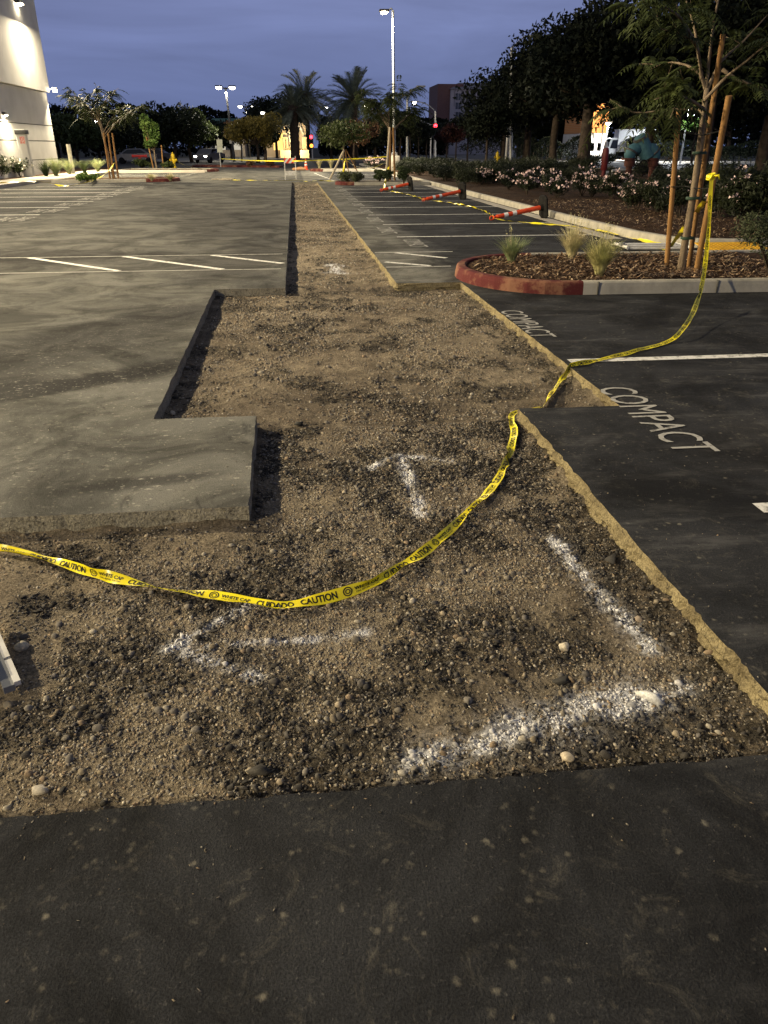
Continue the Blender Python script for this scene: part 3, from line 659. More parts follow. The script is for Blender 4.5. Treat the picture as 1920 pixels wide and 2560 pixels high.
_, inn = kerb('island_kerb', pl3, red=lambda x, y: x < 3.0); mulch_bed(inn, .11)
pl4 = [(-7.5, 42.0), (-6.9, 42.05)]+nose(-6.75, 43.4, .75, 1.35, -80, 80, 8)+[(-7.5, 44.85), (-11.9, 45), (-11.9, 41.2)]
_, inn = kerb('island_kerb', pl4, red=lambda x, y: x > -7.6); mulch_bed(inn, .11)
pl5 = [(-6.6, 58.4)]+nose(-6.4, 60.5, .9, 2, -75, 75, 6)+[(-7, 63), (-12.4, 63.2), (-12.4, 58.4)]
_, inn = kerb('island_kerb', pl5, red=lambda x, y: x > -6.6); mulch_bed(inn, .11)
pl6 = [(-1.3, 70.5), (-1.0, 71.2), (-1.4, 73.5), (-9, 76), (-9, 73.5)]
_, inn = kerb('island_kerb', pl6, red=lambda x, y: True); mulch_bed(inn, .11)
struct(MB().prism([(-12.45, -14), (-12.45, 41.15), (-11.95, 42), (-11.95, 57), (-6.2, 57.2), (-6.3, 58.3), (-12.3, 58.35), (-12.9, 60), (-14.1, 60), (-14.1, -14)], -.02, .15).build('walkway', M_WALK))
struct(MB().prism([(-14.1, -14), (-14.1, 66), (-22, 66), (-22, -14)], -.02, .13).build('planting_strip', M_MULCH))
# the avenue
M_ROAD = mottled('road_asphalt', (0.085, 0.083, 0.08), (0.13, 0.125, 0.12), 0.25, 0.75, 0.35, obj=False)
road = [(120, 38), (42, 43), (28.8, 46.9), (22.3, 65.5), (17.3, 81), (10, 100), (-200, 104), (-200, 128), (8, 128), (14, 150), (30, 420), (110, 420), (41, 115), (36, 84), (120, 84)]
struct(MB().prism(road, -.2, .008).build('road', M_ROAD))
mb = MB()
for a, b in (((34, 60), (90, 58)), ((30, 66.5), (90, 66)), ((27, 73), (60, 72.6)), ((36, 79), (90, 78.6)), ((21, 84), (30, 160)), ((27, 84), (44, 200)), ((13, 104), (-60, 107))): strip(mb, a, b, .16, .014)
struct(mb.build('road_lines', M_LINE))
struct(MB().prism([(120, 84.1), (120, 87.5), (40, 87.5), (44, 115), (84, 300), (80, 300), (41.1, 115), (36.1, 84.1)], -.2, .15).build('far_pavement', M_WALK))
struct(MB().prism([(28.6, 46.5), (27, 46.9), (20.7, 65.2), (15.8, 80), (17.0, 80.4), (22.1, 65)], .0, .15).build('roadside_path', M_WALK))
struct(MB().prism([(40.2, 87.6), (120, 87.6), (120, 140), (58, 140)], -.2, .1).build('forecourt', mottled('forecourt_asphalt', (.10, .10, .10), (.15, .15, .145), .4, .8, .3, obj=False)))
# ------------------------------------------------------------------ caution tapes
def spline(pts, step):
    p = [Vector(q) for q in pts]; p = [p[0]*2-p[1]]+p+[p[-1]*2-p[-2]]; out = []
    for i in range(1, len(p)-2):
        a, b, c, d = p[i-1:i+3]; m = max(2, int((c-b).length/step))
        for k in range(m):
            t = k/m; out.append(.5*((2*b)+(c-a)*t+(2*a-5*b+4*c-d)*t*t+(3*b-a-3*c+d)*t**3))
    out.append(p[-2]); return np.array([v[:] for v in out])
WORDS = {w: text_mesh(w, 1.0, 1.0, .03) for w in ('CAUTION', 'CUIDADO', 'WHITE CAP')}
SMALL = text_mesh('CALL BEFORE YOU DIG', 1.0, 1.0, .01)
def tape(name, pts, label, w=.055, step=.02, roll=None, rollamp=.5, fold=.5, seed=0, words=False, thing_group=None, start=.02, mat=None):
    C = spline(pts, step); n = len(C); s = np.concatenate([[0], np.cumsum(np.linalg.norm(np.diff(C, axis=0), axis=1))])
    T = np.gradient(C, axis=0); T /= np.linalg.norm(T, axis=1)[:, None]
    up = np.array([0, 0, 1.0]); sd = np.cross(up, T); L = np.linalg.norm(sd, axis=1)
    ref = np.array([-0.15, -1, 0.0])
    steep = np.abs(T[:, 2]) > .75
    sd[steep] = np.cross(ref, T[steep]); sd /= np.linalg.norm(sd, axis=1)[:, None]
    for i in range(1, n):
        if sd[i]@sd[i-1] < 0: sd[i] *= -1
    for _ in range(6): sd[1:-1] = (sd[:-2]+sd[1:-1]*2+sd[2:])/4
    sd -= T*(sd*T).sum(1)[:, None]; sd /= np.linalg.norm(sd, axis=1)[:, None]
    nm = np.cross(T, sd)
    ra = rollamp if isinstance(rollamp, (int, float)) else np.interp(s/s[-1], [q[0] for q in rollamp], [q[1] for q in rollamp])
    r = (fbm(s, s*0, 2.4, 100+seed, 3)-.5)*2*ra
    if roll is not None: r = r+np.interp(s/s[-1], [q[0] for q in roll], [q[1] for q in roll])
    fo = np.clip((fbm(s, s*0+5, 3.1, 200+seed, 3)-.35)*2.2, 0, 1)*fold
    rp = (fbm(s, s*0+9, 16, 300+seed, 3)-.5)*.16
    def surf(sv, v, lift=0.0):
        i = lambda a: np.interp(sv, s, a)
        g = lambda A: np.stack([i(A[:, k]) for k in range(3)], -1)
        c, a, b = g(C), g(sd), g(nm); rr = i(r)[..., None]; a, b = a*np.cos(rr)+b*np.sin(rr), b*np.cos(rr)-a*np.sin(rr)
        f = i(fo); h = (f*(np.abs(v+.25)-.3)*.6+i(rp)*np.sin(v*3))*w*.5; vv = v*(1-.28*f)
        return c+a*(vv*w/2)[..., None]+b*(h+lift)[..., None]
    vs = np.linspace(-1, 1, 6); SS, VV = np.meshgrid(s, vs, indexing='ij'); G = surf(SS, VV)
    idx = np.arange(n*6).reshape(n, 6); Fc = np.stack([idx[:-1, :-1], idx[1:, :-1], idx[1:, 1:], idx[:-1, 1:]], -1).reshape(-1, 4)
    t = thing(name, label, 'caution tape', tuple(C[0]), 0, thing_group)
    o0 = C[0]
    raw_mesh('ribbon', G.reshape(-1, 3)-o0, Fc, mat or M_TAPE, t, smooth=True)
    if words:
        mb = MB(); V_, F_ = [], []; base = 0; k = 0; pos = start
        seq = ['CAUTION', 'WHITE CAP', 'CUIDADO']
        def put(vf, length, height, v0, p0):
            nonlocal base
            v, f = vf; x = v[:, 0]/v[:, 0].max()*length+p0; y = v0+v[:, 1]/v[:, 1].max()*height
            if x.max() > s[-1]: return
            for sg in (1, -1):
                q = surf(x, y, .0012*sg); V_.append(q-o0); F_.extend([tuple(i+base for i in t_) for t_ in f]); base += len(q)
        while pos < s[-1]-.3:
            wd = seq[k % 3]
            if wd == 'WHITE CAP':
                a = np.linspace(0, 2*pi, 17)[:-1]
                for ro, ri in ((.022, .017), (.012, .008)):
                    ring = np.concatenate([np.stack([.022+ro*np.cos(a), .022+ro*np.sin(a)], -1), np.stack([.022+ri*np.cos(a), .022+ri*np.sin(a)], -1)])
                    fr = [(i, (i+1) % 16, 16+(i+1) % 16, 16+i) for i in range(16)]
                    q = surf(ring[:, 0]+pos, (ring[:, 1]-.022)/(w/2)*.9, .0012); V_.append(q-o0); F_.extend([tuple(i+base for i in t_) for t_ in fr]); base += 32
                put(WORDS[wd], .13, .62, -.15, pos+.055); put(SMALL, .12, .28, -.62, pos+.06); pos += .215
            else: put(WORDS[wd], .158, 1.25, -.62, pos); pos += .185
            k += 1
        raw_mesh('printing', np.concatenate(V_), F_, M_INK, t)
    return t
zt = -.062
near = [P(-90, 1166, zt), P(0, 1186, zt), P(70, 1201, zt), P(150, 1222, zt), P(250, 1249, zt+.012), P(350, 1271, zt), P(450, 1284, zt), P(540, 1300, zt), P(600, 1309, zt), P(645, 1303, zt), P(720, 1287, zt), P(800, 1260, zt), P(865, 1226, zt), P(930, 1180, zt), P(990, 1128, zt), P(1050, 1068, zt), P(1085, 1018, zt), P(1104, 965, zt), P(1111, 930, zt),
        Vector((1.37, 4.62, -.06)), Vector((1.45, 4.82, -.07)), P(1168, 880, -.06), P(1195, 845, -.055), P(1215, 818, -.04), P(1230, 795, -.005), P(1240, 788, .012), P(1300, 776, .012), P(1370, 759, .012), P(1440, 739, .014), AT(1470, 717, 6.55), AT(1500, 668, 7.25), AT(1519, 600, 8.1), AT(1530, 500, 8.75), AT(1534, 430, 8.95), AT(1537, 382, 9.02)]
tape('caution_tape', near, 'long yellow caution tape crossing the trench and rising to the tall stake on the island', w=.051, step=.014, rollamp=[(0, 1.8), (.5, 1.9), (.6, .8), (.72, .35), (1, .4)], fold=1.3, words=True, seed=1,
     roll=[(0, .25), (.18, .35), (.3, .1), (.40, .0), (.46, -.2), (.52, .2), (.6, .3), (.72, .2), (.8, .5), (.9, .3), (1, .2)])
mb = MB(); a = AT(1536, 382, 9.02)
for k in range(5): mb.torus(a+Vector((.02, .04, .012*(k-2))), .047, .009, (random.uniform(-.3, .3), random.uniform(-.2, .2), 1), 14, 5)
for dx in (-.06, .07): mb.tube([a+Vector((.02, -.01, 0)), a+Vector((.02+dx*.6, -.05, .02)), a+Vector((.02+dx, -.04, -.03))], [.012, .016, .006], 5)
o = mb.build('tape_knot', M_TAPE, smooth=True); tag(o, 'knot of yellow caution tape tied round the right-hand stake', 'tape knot')

t2 = [AT(1522, 435, 9.6), AT(1480, 490, 10.9), AT(1440, 540, 12.4), P(1428, 527, .03), P(1400, 522, .02), P(1352, 510, .02), P(1290, 497, .02), P(1225, 488, .02), P(1150, 482, .02), P(1095, 477, .02), P(1068, 471, .06), P(1058, 462, .02), P(1030, 450, .02), P(985, 440, .02), P(940, 434, .02), P(917, 431, .05), P(885, 421, .02), P(850, 414, .02), P(826, 410, .05)]
tape('caution_tape', t2, 'yellow tape along the stall ends linking the three fallen orange posts to the staked tree', w=.075, step=.06, rollamp=1.3, fold=.7, seed=2)
t3 = [AT(247, 352, 42.9), AT(236, 368, 42.6), AT(222, 380, 42.3), AT(206, 388, 42.0), P(190, 393, .17), P(160, 400, .03), P(130, 401, .02), P(100, 394, .17), P(60, 392, .17), P(20, 394, .17), P(-60, 398, .17)]
tape('caution_tape', t3, 'yellow tape drooping from the left island tree across the kerb onto the walkway', w=.11, step=.12, rollamp=1.0, fold=.5, seed=3)
t4 = [AT(478, 343, 71), AT(540, 346.5, 64), AT(620, 348, 45), AT(700, 345.5, 44), AT(790, 342, 43.5), AT(838, 338, 43)]
tape('caution_tape', t4, 'taut yellow tape stretched over the striped barricade across the lot', w=.055, step=.2, rollamp=.6, roll=[(0, 1.2), (1, 1.2)], fold=.4, seed=4)
t5 = [P(470, 386.5, .02), P(510, 389, .02), P(560, 389.5, .02), P(612, 390, .02), P(642, 389, .04), P(665, 392, .02), P(690, 390, .02), P(715, 391, .02), P(733, 389.5, .05), AT(738, 381, 39.8), AT(742, 366, 39.9), AT(746, 346, 40), AT(762, 356, 40), AT(785, 362, 39.9), AT(806, 362, 39.8), AT(826, 354, 39.7), AT(842, 343, 39.6), AT(838, 365, 39.2), AT(834, 385, 38), AT(829, 408, 34)]
tape('caution_tape', t5, 'pale yellow tape lying across the trench end and swagged between two staked trees', w=.085, step=.1, rollamp=.8, fold=.5, seed=5)
t6 = [AT(379, 343, 62), AT(392, 354, 62), AT(410, 360, 62.5), AT(440, 365, 63), AT(465, 363, 66)]
tape('caution_tape', t6, 'yellow tape sagging from the hydrant on the far left island', w=.1, step=.15, rollamp=.5, fold=.5, seed=6)

# ------------------------------------------------------------------ fallen delineator posts
def delineator(a, b, label):
    a, b = Vector(a), Vector(b); d = (b-a).normalized(); L = (b-a).length
    t = thing('delineator_post', label, 'delineator', tuple(a), 0, 'fallen orange delineator posts')
    mb = MB(); mb.tube([d*0.1, d*L], [.050, .058], 16); mb.tube([d*0.06, d*.11], [.036, .047], 12); mb.build('tube', M_ORANGE, t, autosm=True)
    mb = MB(); s_ = d.cross(Vector((0, 0, 1))).normalized(); u = s_.cross(d)
    mb.tube([d*.07, d*.02, d*0.0, -d*.015], [.03, .034, .05, .03], 12); mb.torus(-d*.055, .045, .014, s_, 14, 6); mb.build('handle', M_ORANGE, t, smooth=True)
    for q in (.20, .37):
        mb = MB(); mb.tube([d*L*q, d*(L*q+.11)], [.0555, .0565], 16, cap=False); mb.build('reflective_band', M_REFL, t, smooth=True)
    mb = MB(); poly = [(-.27, -.10), (-.20, -.19), (.20, -.19), (.27, -.10), (.27, .10), (.20, .19), (-.20, .19), (-.27, .10)]
    V0 = []
    for q, sc in ((0, 1), (.035, 1), (.055, .86)): V0 += [tuple(d*(L+.03-q)+u*x*sc+s_*y*sc) for x, y in poly]
    fs = [tuple(range(7, -1, -1)), tuple(range(16, 24))]+[(k*8+i, k*8+(i+1) % 8, (k+1)*8+(i+1) % 8, (k+1)*8+i) for k in range(2) for i in range(8)]
    mb.add(V0, fs); mb.tube([d*(L-.10), d*(L-.02)], [.062, .085], 14); o = mb.build('base', M_RUBBER, t)
    bm = bmesh.new(); bm.from_mesh(o.data); bmesh.ops.recalc_face_normals(bm, faces=bm.faces); bm.to_mesh(o.data); bm.free()
    return t
delineator(P(1066, 470, .06), P(1171, 472, 0)+Vector((0, 0, .265)), 'nearest fallen orange delineator post lying by the kerb, tape knotted at its end')
delineator(P(917, 430.5, .06), P(994, 431, 0)+Vector((.05, 0, .265)), 'middle fallen orange delineator post with white bands, lying across stall lines')
delineator(P(826, 410, .06), P(883, 412, 0)+Vector((.05, 0, .265)), 'farthest fallen orange delineator post lying near the round bush')

# ------------------------------------------------------------------ barricades, cone, boards
def stripes_mat():
    t = NT('barricade_stripes'); tc = t.n('ShaderNodeTexCoord'); sp = t.n('ShaderNodeSeparateXYZ'); t.l(tc.outputs['Object'], sp.inputs[0])
    q = t.math('FRACT', t.math('MULTIPLY', t.math('SUBTRACT', sp.outputs['X'], t.math('MULTIPLY', sp.outputs['Z'], .9)), 3.6))
    t.col(t.mix(t.math('GREATER_THAN', q, .5), (.75, .73, .70), (.72, .075, .03))).r(.35, .5); return t.m
t = thing('barricade', 'standing a-frame barricade with orange and white striped board at the trench end', 'barricade', (-.23, 44.2, 0))
for sx in (-.29, .29):
    for sy in (-.22, .22):
        MB().tube([(sx, sy, 0), (sx, sy*.12, 1.16)], .018, 6).build('leg', M_WHITE, t)
o = MB().box((0, -.10, .94), (.64, .02, .26), rx=rad(-12)).build('striped_board', stripes_mat(), t); MB().box((0, -.22, .33), (.64, .02, .22), rx=rad(-12)).build('lower_board', M_WHITE, t)
# fallen barricade near the island
t = thing('barricade', 'white barricade frame lying folded flat on the asphalt beside the kerb', 'barricade', tuple(P(1405, 536, 0)), rad(-6))
for (a, b) in (((-.62, .22, .03), (.55, .28, .03)), ((-.50, -.30, .03), (.50, -.28, .03))): MB().tube([a, b], .022, 6).build('rail', M_WHITE, t)
for x in (-.56, .52): MB().tube([(x, .26, .05), (x+.05, -.36, .05)], .024, 6).build('rail', M_WHITE, t)
MB().box((-.0, .05, .06), (.98, .20, .025), rz=rad(2)).build('board', M_WHITE, t); MB().box((.0, -.20, .06), (.98, .09, .02)).build('board', M_WHITE, t)
MB().box((-.55, -.12, .085), (.09, .06, .05), rz=.3).build('foot', M_STEEL, t)
t = thing('traffic_cone', 'small orange traffic cone with white collars right of the barricade', 'traffic cone', tuple(P(661, 367, 0)))
MB().box((0, 0, .02), (.38, .38, .04), bev=.01).build('base', M_ORANGE, t); MB().lathe([(.15, .04), (.14, .07), (.045, .74), (.03, .76)], n=18).build('cone_body', M_ORANGE, t, autosm=True)
for a, b in ((.30, .40), (.50, .59)): MB().lathe([(.157-.1453*a+.004, a), (.157-.1453*b+.004, b)], n=18).build('collar', M_REFL, t, smooth=True)
t = thing('sandbag', 'small orange-tan bag slumped on the asphalt behind the barricade', 'sandbag', tuple(P(647, 368, 0)))
mb = MB(); v = ICO3[0]*np.array([.5, .28, .14]); v[:, 2] = np.maximum(v[:, 2], -.08)+.08; v *= (1+.15*np.sin(v[:, :1]*9+v[:, 1:2]*13)); raw_mesh('bag', v, ICO3[1], mottled('sack', (.42, .22, .10), (.30, .18, .1), 6), t, smooth=True)
M_BOARD = mottled('timber', (.55, .48, .36), (.42, .36, .27), 5, .8, .2, stretch=(1, 8, 1))
for k, (x, y, r) in enumerate(((470, 388.5, .04), (492, 387.5, -.06), (486, 390.5, .02))):
    p = P(x, y, 0); o = MB().box((0, 0, .03+.012*k), (.62, .16, .04), rz=r, bev=.004).build('board', M_BOARD); o.location = p; tag(o, ('pale short board lying left in the heap of three on the lot', 'pale board lying at the back right of the heap on the lot', 'pale board lying at the front right of the heap on the lot')[k], 'board', 'boards lying on the lot')
# barricade pieces poking in at the left edge
a, b = P(38, 1476, -.045), P(-40, 1295, .02); c = P(18, 1465, .0)
t = thing('barricade', 'white barricade board and grey rail jutting in at the left edge over the gravel', 'barricade', tuple(a))
d = (b-a); n = Vector((-d.y, d.x, 0)).normalized()
mb = MB()
def plank(mb, p, q, wv, th):
    u = (q-p).normalized().cross(wv).normalized()*th; vs = [p-wv-u, p+wv-u, p+wv+u, p-wv+u, q-wv-u, q+wv-u, q+wv+u, q-wv+u]
    mb.add(vs, [(0, 1, 2, 3), (7, 6, 5, 4), (0, 4, 5, 1), (1, 5, 6, 2), (2, 6, 7, 3), (3, 7, 4, 0)])
dn = d.normalized()
plank(mb, Vector((0, 0, 0)), dn*.125, n*.011, .010); plank(mb, dn*.14, dn*.60, n*.011, .010); mb.build('edge_strip', M_WHITE, t)
mb = MB(); plank(mb, n*.028+Vector((0, 0, -.012)), n*.028+dn*.62, n*.018, .014); mb.build('rail', mottled('rail_grey', (.16, .17, .19), (.22, .23, .24), 8, .5, .4), t)
mb = MB(); plank(mb, n*.10+dn*.035+Vector((0, 0, .02)), n*.10+dn*.62+Vector((0, 0, .02)), n*.052, .012); mb.build('board', M_WHITE, t)
# tactile paving
mb = MB(); mb.box((7.35, 12.45, .008), (1.1, .80, .016))
for i in range(12):
    for j in range(9): mb.lathe([(.022, .016), (.016, .024)], (6.92+.078*i, 12.14+.078*j, 0), 6)
mb.v = [(x, y, z+(y-12.05)*.13) for x, y, z in mb.v]
o = mb.build('tactile_paving', mottled('tactile_yellow', (.75, .42, .02), (.62, .33, .02), 5, .7)); tag(o, 'yellow studded tactile paving behind the island by the kerb', 'tactile paving')

# ------------------------------------------------------------------ hydrants and pipework
M_HYD = mottled('hydrant_yellow', (.72, .52, .02), (.58, .40, .02), 6, .45, .4); M_HYDR = mottled('hydrant_red', (.60, .03, .03), (.45, .02, .02), 6, .45, .4)
def hydrant(loc, label, rz):
    t = thing('fire_hydrant', label, 'fire hydrant', tuple(loc), rz, 'yellow fire hydrants')
    MB().lathe([(.17, 0), (.17, .05), (.115, .06), (.105, .16), (.105, .52), (.14, .53), (.14, .58), (.12, .60)], n=16).build('barrel', M_HYD, t, autosm=True)
    MB().lathe([(.12, .60), (.125, .66), (.09, .74), (.04, .78), (.035, .84), (.0, .84)], n=16).build('bonnet', M_HYD, t, autosm=True)
    for s_ in (-1, 1): MB().lathe([(.06, .08), (.06, .15), (.075, .155), (.075, .20), (.03, .205), (.03, .24)], (0, 0, .42), 12, (s_, 0, 0)).build('outlet_cap', M_HYD, t, autosm=True)
    MB().lathe([(.075, .08), (.075, .15), (.095, .155), (.095, .21), (.035, .215), (.035, .25)], (0, 0, .36), 12, (0, -1, 0)).build('outlet_cap', M_HYD, t, autosm=True)
    MB().lathe([(.13, -.25), (.13, 0)], n=14).build('riser', M_RUBBER, t)
    return t
h = hydrant(P(1073, 356, .34), 'yellow hydrant on a black riser beside the avenue path, right of the trees', .2); h.scale = (1.12,)*3; h.location.z = .4
h = hydrant(P(376, 362, .13), 'yellow hydrant with tape tied to it on the far left island', .4); h.scale = (1.3,)*3
t = thing('fire_department_connection', 'red t-shaped standpipe on the far left island behind the young trees', 'standpipe', tuple(P(304, 357, .13)))
MB().tube([(0, 0, 0), (0, 0, .62)], .12, 12).build('pipe', M_HYDR, t, autosm=True); MB().tube([(-.52, 0, .74), (.52, 0, .74)], .10, 12).build('cross_pipe', M_HYDR, t, autosm=True)
for s_ in (-1, 1): MB().tube([(s_*.50, 0, .74), (s_*.64, 0, .74)], .125, 12).build('inlet_cap', M_HYDR, t, autosm=True)
MB().tube([(0, 0, .35), (0, 0, .45)], .15, 12).build('collar', M_DARKMETAL, t, autosm=True)
# backflow preventer, jacketed in teal
M_TEAL = mottled('teal_jacket', (.055, .135, .165), (.035, .095, .12), 4, .7, .25, .5, 9); M_RUST = mottled('rust_red_pipe', (.085, .028, .02), (.05, .02, .016), 6, .8, .2)
bp = P(1384, 388, .12); t = thing('backflow_preventer', 'teal jacketed backflow valve with two black handwheels on dark red pipes in the bed', 'backflow preventer', tuple(bp))
mb = MB(); mb.tube([(-.72, 0, .95), (-.74, 0, 1.12), (-.66, 0, 1.32), (-.46, .0, 1.42), (-.2, 0, 1.40)], [.25, .28, .30, .29, .26], 16)
mb.tube([(.10, 0, 1.36), (.34, 0, 1.34), (.52, 0, 1.22), (.56, 0, 1.02), (.55, 0, .92)], [.30, .31, .30, .27, .24], 16); mb.build('jacket', M_TEAL, t, smooth=True)
for p0, p1 in (((-.70, 0, 1.24), (-.66, 0, 1.32)), ((.46, 0, 1.28), (.52, 0, 1.22))): MB().tube([p0, p1], .325, 16).build('jacket_strap', M_DARKMETAL, t, smooth=True)
MB().tube([(.22, 0, 1.02), (-.10, 0, 1.52), (-.30, 0, 1.86)], [.34, .36, .32], 18).build('barrel', M_TEAL, t, autosm=True)
MB().tube([(-.27, 0, 1.80), (-.33, 0, 1.90)], [.37, .37], 18).build('barrel_flange', M_DARKMETAL, t, autosm=True); MB().tube([(-.33, 0, 1.90), (-.37, 0, 1.97)], [.29, .26], 18).build('barrel_cap', M_TEAL, t, autosm=True)
for x, rz in ((-.70, .0), (.52, .0)):
    MB().tube([(x, 0, .60), (x, 0, .93)], [.25, .27], 14).build('gate_valve', M_RUST, t, autosm=True); MB().tube([(x, 0, -.1), (x, 0, .62)], .16, 14).build('riser', M_RUST, t, autosm=True)
    MB().tube([(x-.1, 0, .90), (x-.1, 0, .98)], .33, 14).build('flange', M_RUST, t, autosm=True)
    c = Vector((x+.62, -.28, .62)); mb = MB().torus(c, .27, .026, (.25, -1, .1), 24, 6)
    for k in range(5):
        a = k*2*pi/5; q = Vector((0, 0, 1)).rotation_difference(Vector((.25, -1, .1)).normalized()) @ Vector((cos(a)*.27, sin(a)*.27, 0)); mb.tube([c, c+q], .016, 5)
    mb.tube([c+Vector((.02, -.08, 0)), c+Vector((-.5, .25, .05))], .03, 6); mb.build('handwheel', M_RUBBER, t, smooth=True)
mb = MB(); mb.tube([(-1.5, .1, .42), (-.8, 0, .45)], .05, 8); mb.tube([(-1.5, .1, 0), (-1.5, .1, .45)], .04, 8); mb.build('drain_pipe', M_STEEL, t)
pv = P(1300, 402, .12); t = thing('post_indicator_valve', 'dark red indicator post standing among the pink flowers', 'valve post', tuple(pv))
MB().tube([(0, 0, 0), (0, 0, .62)], .075, 12).build('stand', mottled('dark_red', (.12, .012, .014), (.09, .012, .012), 5, .5, .3), t, autosm=True)
MB().lathe([(.10, .60), (.13, .64), (.13, 1.30), (.11, 1.42), (.05, 1.45)], n=14).build('head', mottled('dark_red_head', (.13, .013, .015), (.09, .012, .012), 5, .5, .3), t, autosm=True)
MB().tube([(-.14, -.02, .95), (-.24, -.02, .95), (-.24, -.02, .75)], .02, 6).build('wrench', M_RUBBER, t)
MB().box((.16, -.03, .50), (.12, .05, .16), bev=.01).build('padlock_box', M_STEEL, t)
# ------------------------------------------------------------------ building, lamps
WARM = (1.0, .83, .54); COOL = (.92, .96, 1.0)
M_LENS = emit('lamp_lens', (1.0, .84, .56), 60); M_LENSC = emit('cool_lamp_lens', (.95, .97, 1.0), 40); M_LENSW = emit('far_lamp_lens', (1.0, .93, .8), 30)
def area(parent, loc, direction, power, size, c, name='lamp_light', spread=180):
    d = bpy.data.lights.new(name, 'AREA'); d.shape = 'DISK'; d.size = size; d.energy = power; d.color = c; d.spread = rad(spread)
    o = bpy.data.objects.new(name, d); COL.objects.link(o); o.location = loc; o.rotation_euler = Vector(direction).to_track_quat('-Z', 'Y').to_euler(); o.parent = parent; return o
def point(parent, loc, power, c, r=.15, name='lamp_light'):
    d = bpy.data.lights.new(name, 'POINT'); d.energy = power; d.color = c; d.shadow_soft_size = r; o = bpy.data.objects.new(name, d); COL.objects.link(o); o.location = loc; o.parent = parent; return o
M_WALL = mottled('painted_concrete', (.53, .53, .52), (.47, .47, .46), .8, .85, .2, .15, 40); M_GROOVE = mottled('joint', (.10, .10, .10), (.12, .12, .12), 3)
b = thing('commercial_building', 'tall pale grey concrete building with horizontal joints along the left side', 'building', (-15, 54.3, 0))
zs = [0] + [AT(x, y, 54.3).z for x, y in ((121.5, 343), (115, 305), (110, 272))]+[4.6]
for i in range(4): MB().box((-4, -45, (zs[i]+zs[i+1])/2), (8, 90, zs[i+1]-zs[i]-.05)).build('wall_panel', M_WALL, b)
MB().box((-4.06, -45.06, 2.3), (8, 90, 4.58)).build('joint_backing', M_GROOVE, b)
MB().box((-3.9, -45.03, 9.4), (8.24, 90.1, 9.58)).build('upper_wall', M_WALL, b); MB().box((-3.88, -45.03, 14.3), (8.36, 90.3, .2)).build('parapet_cap', M_WALL, b)
def wall_pack(y, z, power, label, big=True, x=-14.76, aim=(1, 0, -.55), grp='wall lamps on the building'):
    t = thing('wall_lamp', label, 'wall lamp', (x, y, z), 0, grp); k = 1.0 if big else .55
    MB().box((.13*k, 0, .10*k), (.28*k, .52*k, .30*k), bev=.03*k).build('housing', M_DARKMETAL, t); MB().box((.20*k, 0, -.085*k), (.24*k, .46*k, .05*k), ry=rad(-18)).build('lens', M_LENS, t, smooth=False)
    area(t, (.42*k, 0, -.10*k), aim, power, .35*k, WARM); return t
wall_pack(50.7, 8.7, 6500, 'large bright wall lamp high on the building at the top left corner')
for y, pw in ((33, 2300), (13.5, 5800), (-7, 3400)): wall_pack(y, 8.0, pw, 'large wall lamp on the same wall, out of sight beyond the left edge')
wall_pack(45.7, 3.1, 420, 'small wall lamp glowing above the grey pillar', False, -14.98, (.6, 0, -1))
t = thing('wall_lamp', 'small bright lamp on a bracket at the far corner of the building', 'wall lamp', (-14.78, 54.1, 4.75), 0, 'wall lamps on the building')
MB().tube([(0, 0, 0), (.30, 0, .02)], .03, 6).build('bracket', M_WHITE, t); MB().box((.36, 0, .05), (.26, .3, .12), bev=.02).build('housing', M_WHITE, t); MB().lathe([(.10, -.14), (.14, -.06), (.12, -.01)], (.38, 0, 0), 12).build('lens', M_LENS, t, smooth=True); area(t, (.38, -.05, -.2), (.75, .45, -.7), 900, .2, WARM)
p = P(24, 386, .13); t = thing('pillar', 'grey square pillar with a black box and red notice by the wall', 'pillar', (-14.35, 46.0, .1))
MB().box((0, 0, 1.05), (.46, .46, 2.1), bev=.02).build('shaft', M_WALL, t); MB().box((.04, -.06, 2.2), (.56, .56, .22), bev=.02).build('black_box', M_DARKMETAL, t); MB().box((.06, -.245, 1.82), (.26, .02, .34)).build('red_notice', mottled('notice_red', (.55, .12, .10), (.6, .45, .42), 22), t)
for z in (.95, .75): MB().lathe([(.05, 0), (.05, .06)], (.1, -.23, z), 10, (0, -1, 0)).build('fitting', M_DARKMETAL, t)
pp = P(157, 374, .14); t = MB().tube([(0, 0, 0), (0, 0, 1.62)], [.13, .125], 12).build('white_post', mottled('white_post_paint', (.66, .63, .52), (.5, .47, .38), 4, .7), autosm=True); t.location = (-13.35, 51, .12); tag(t, 'thick round white post standing alone by the walkway', 'post')

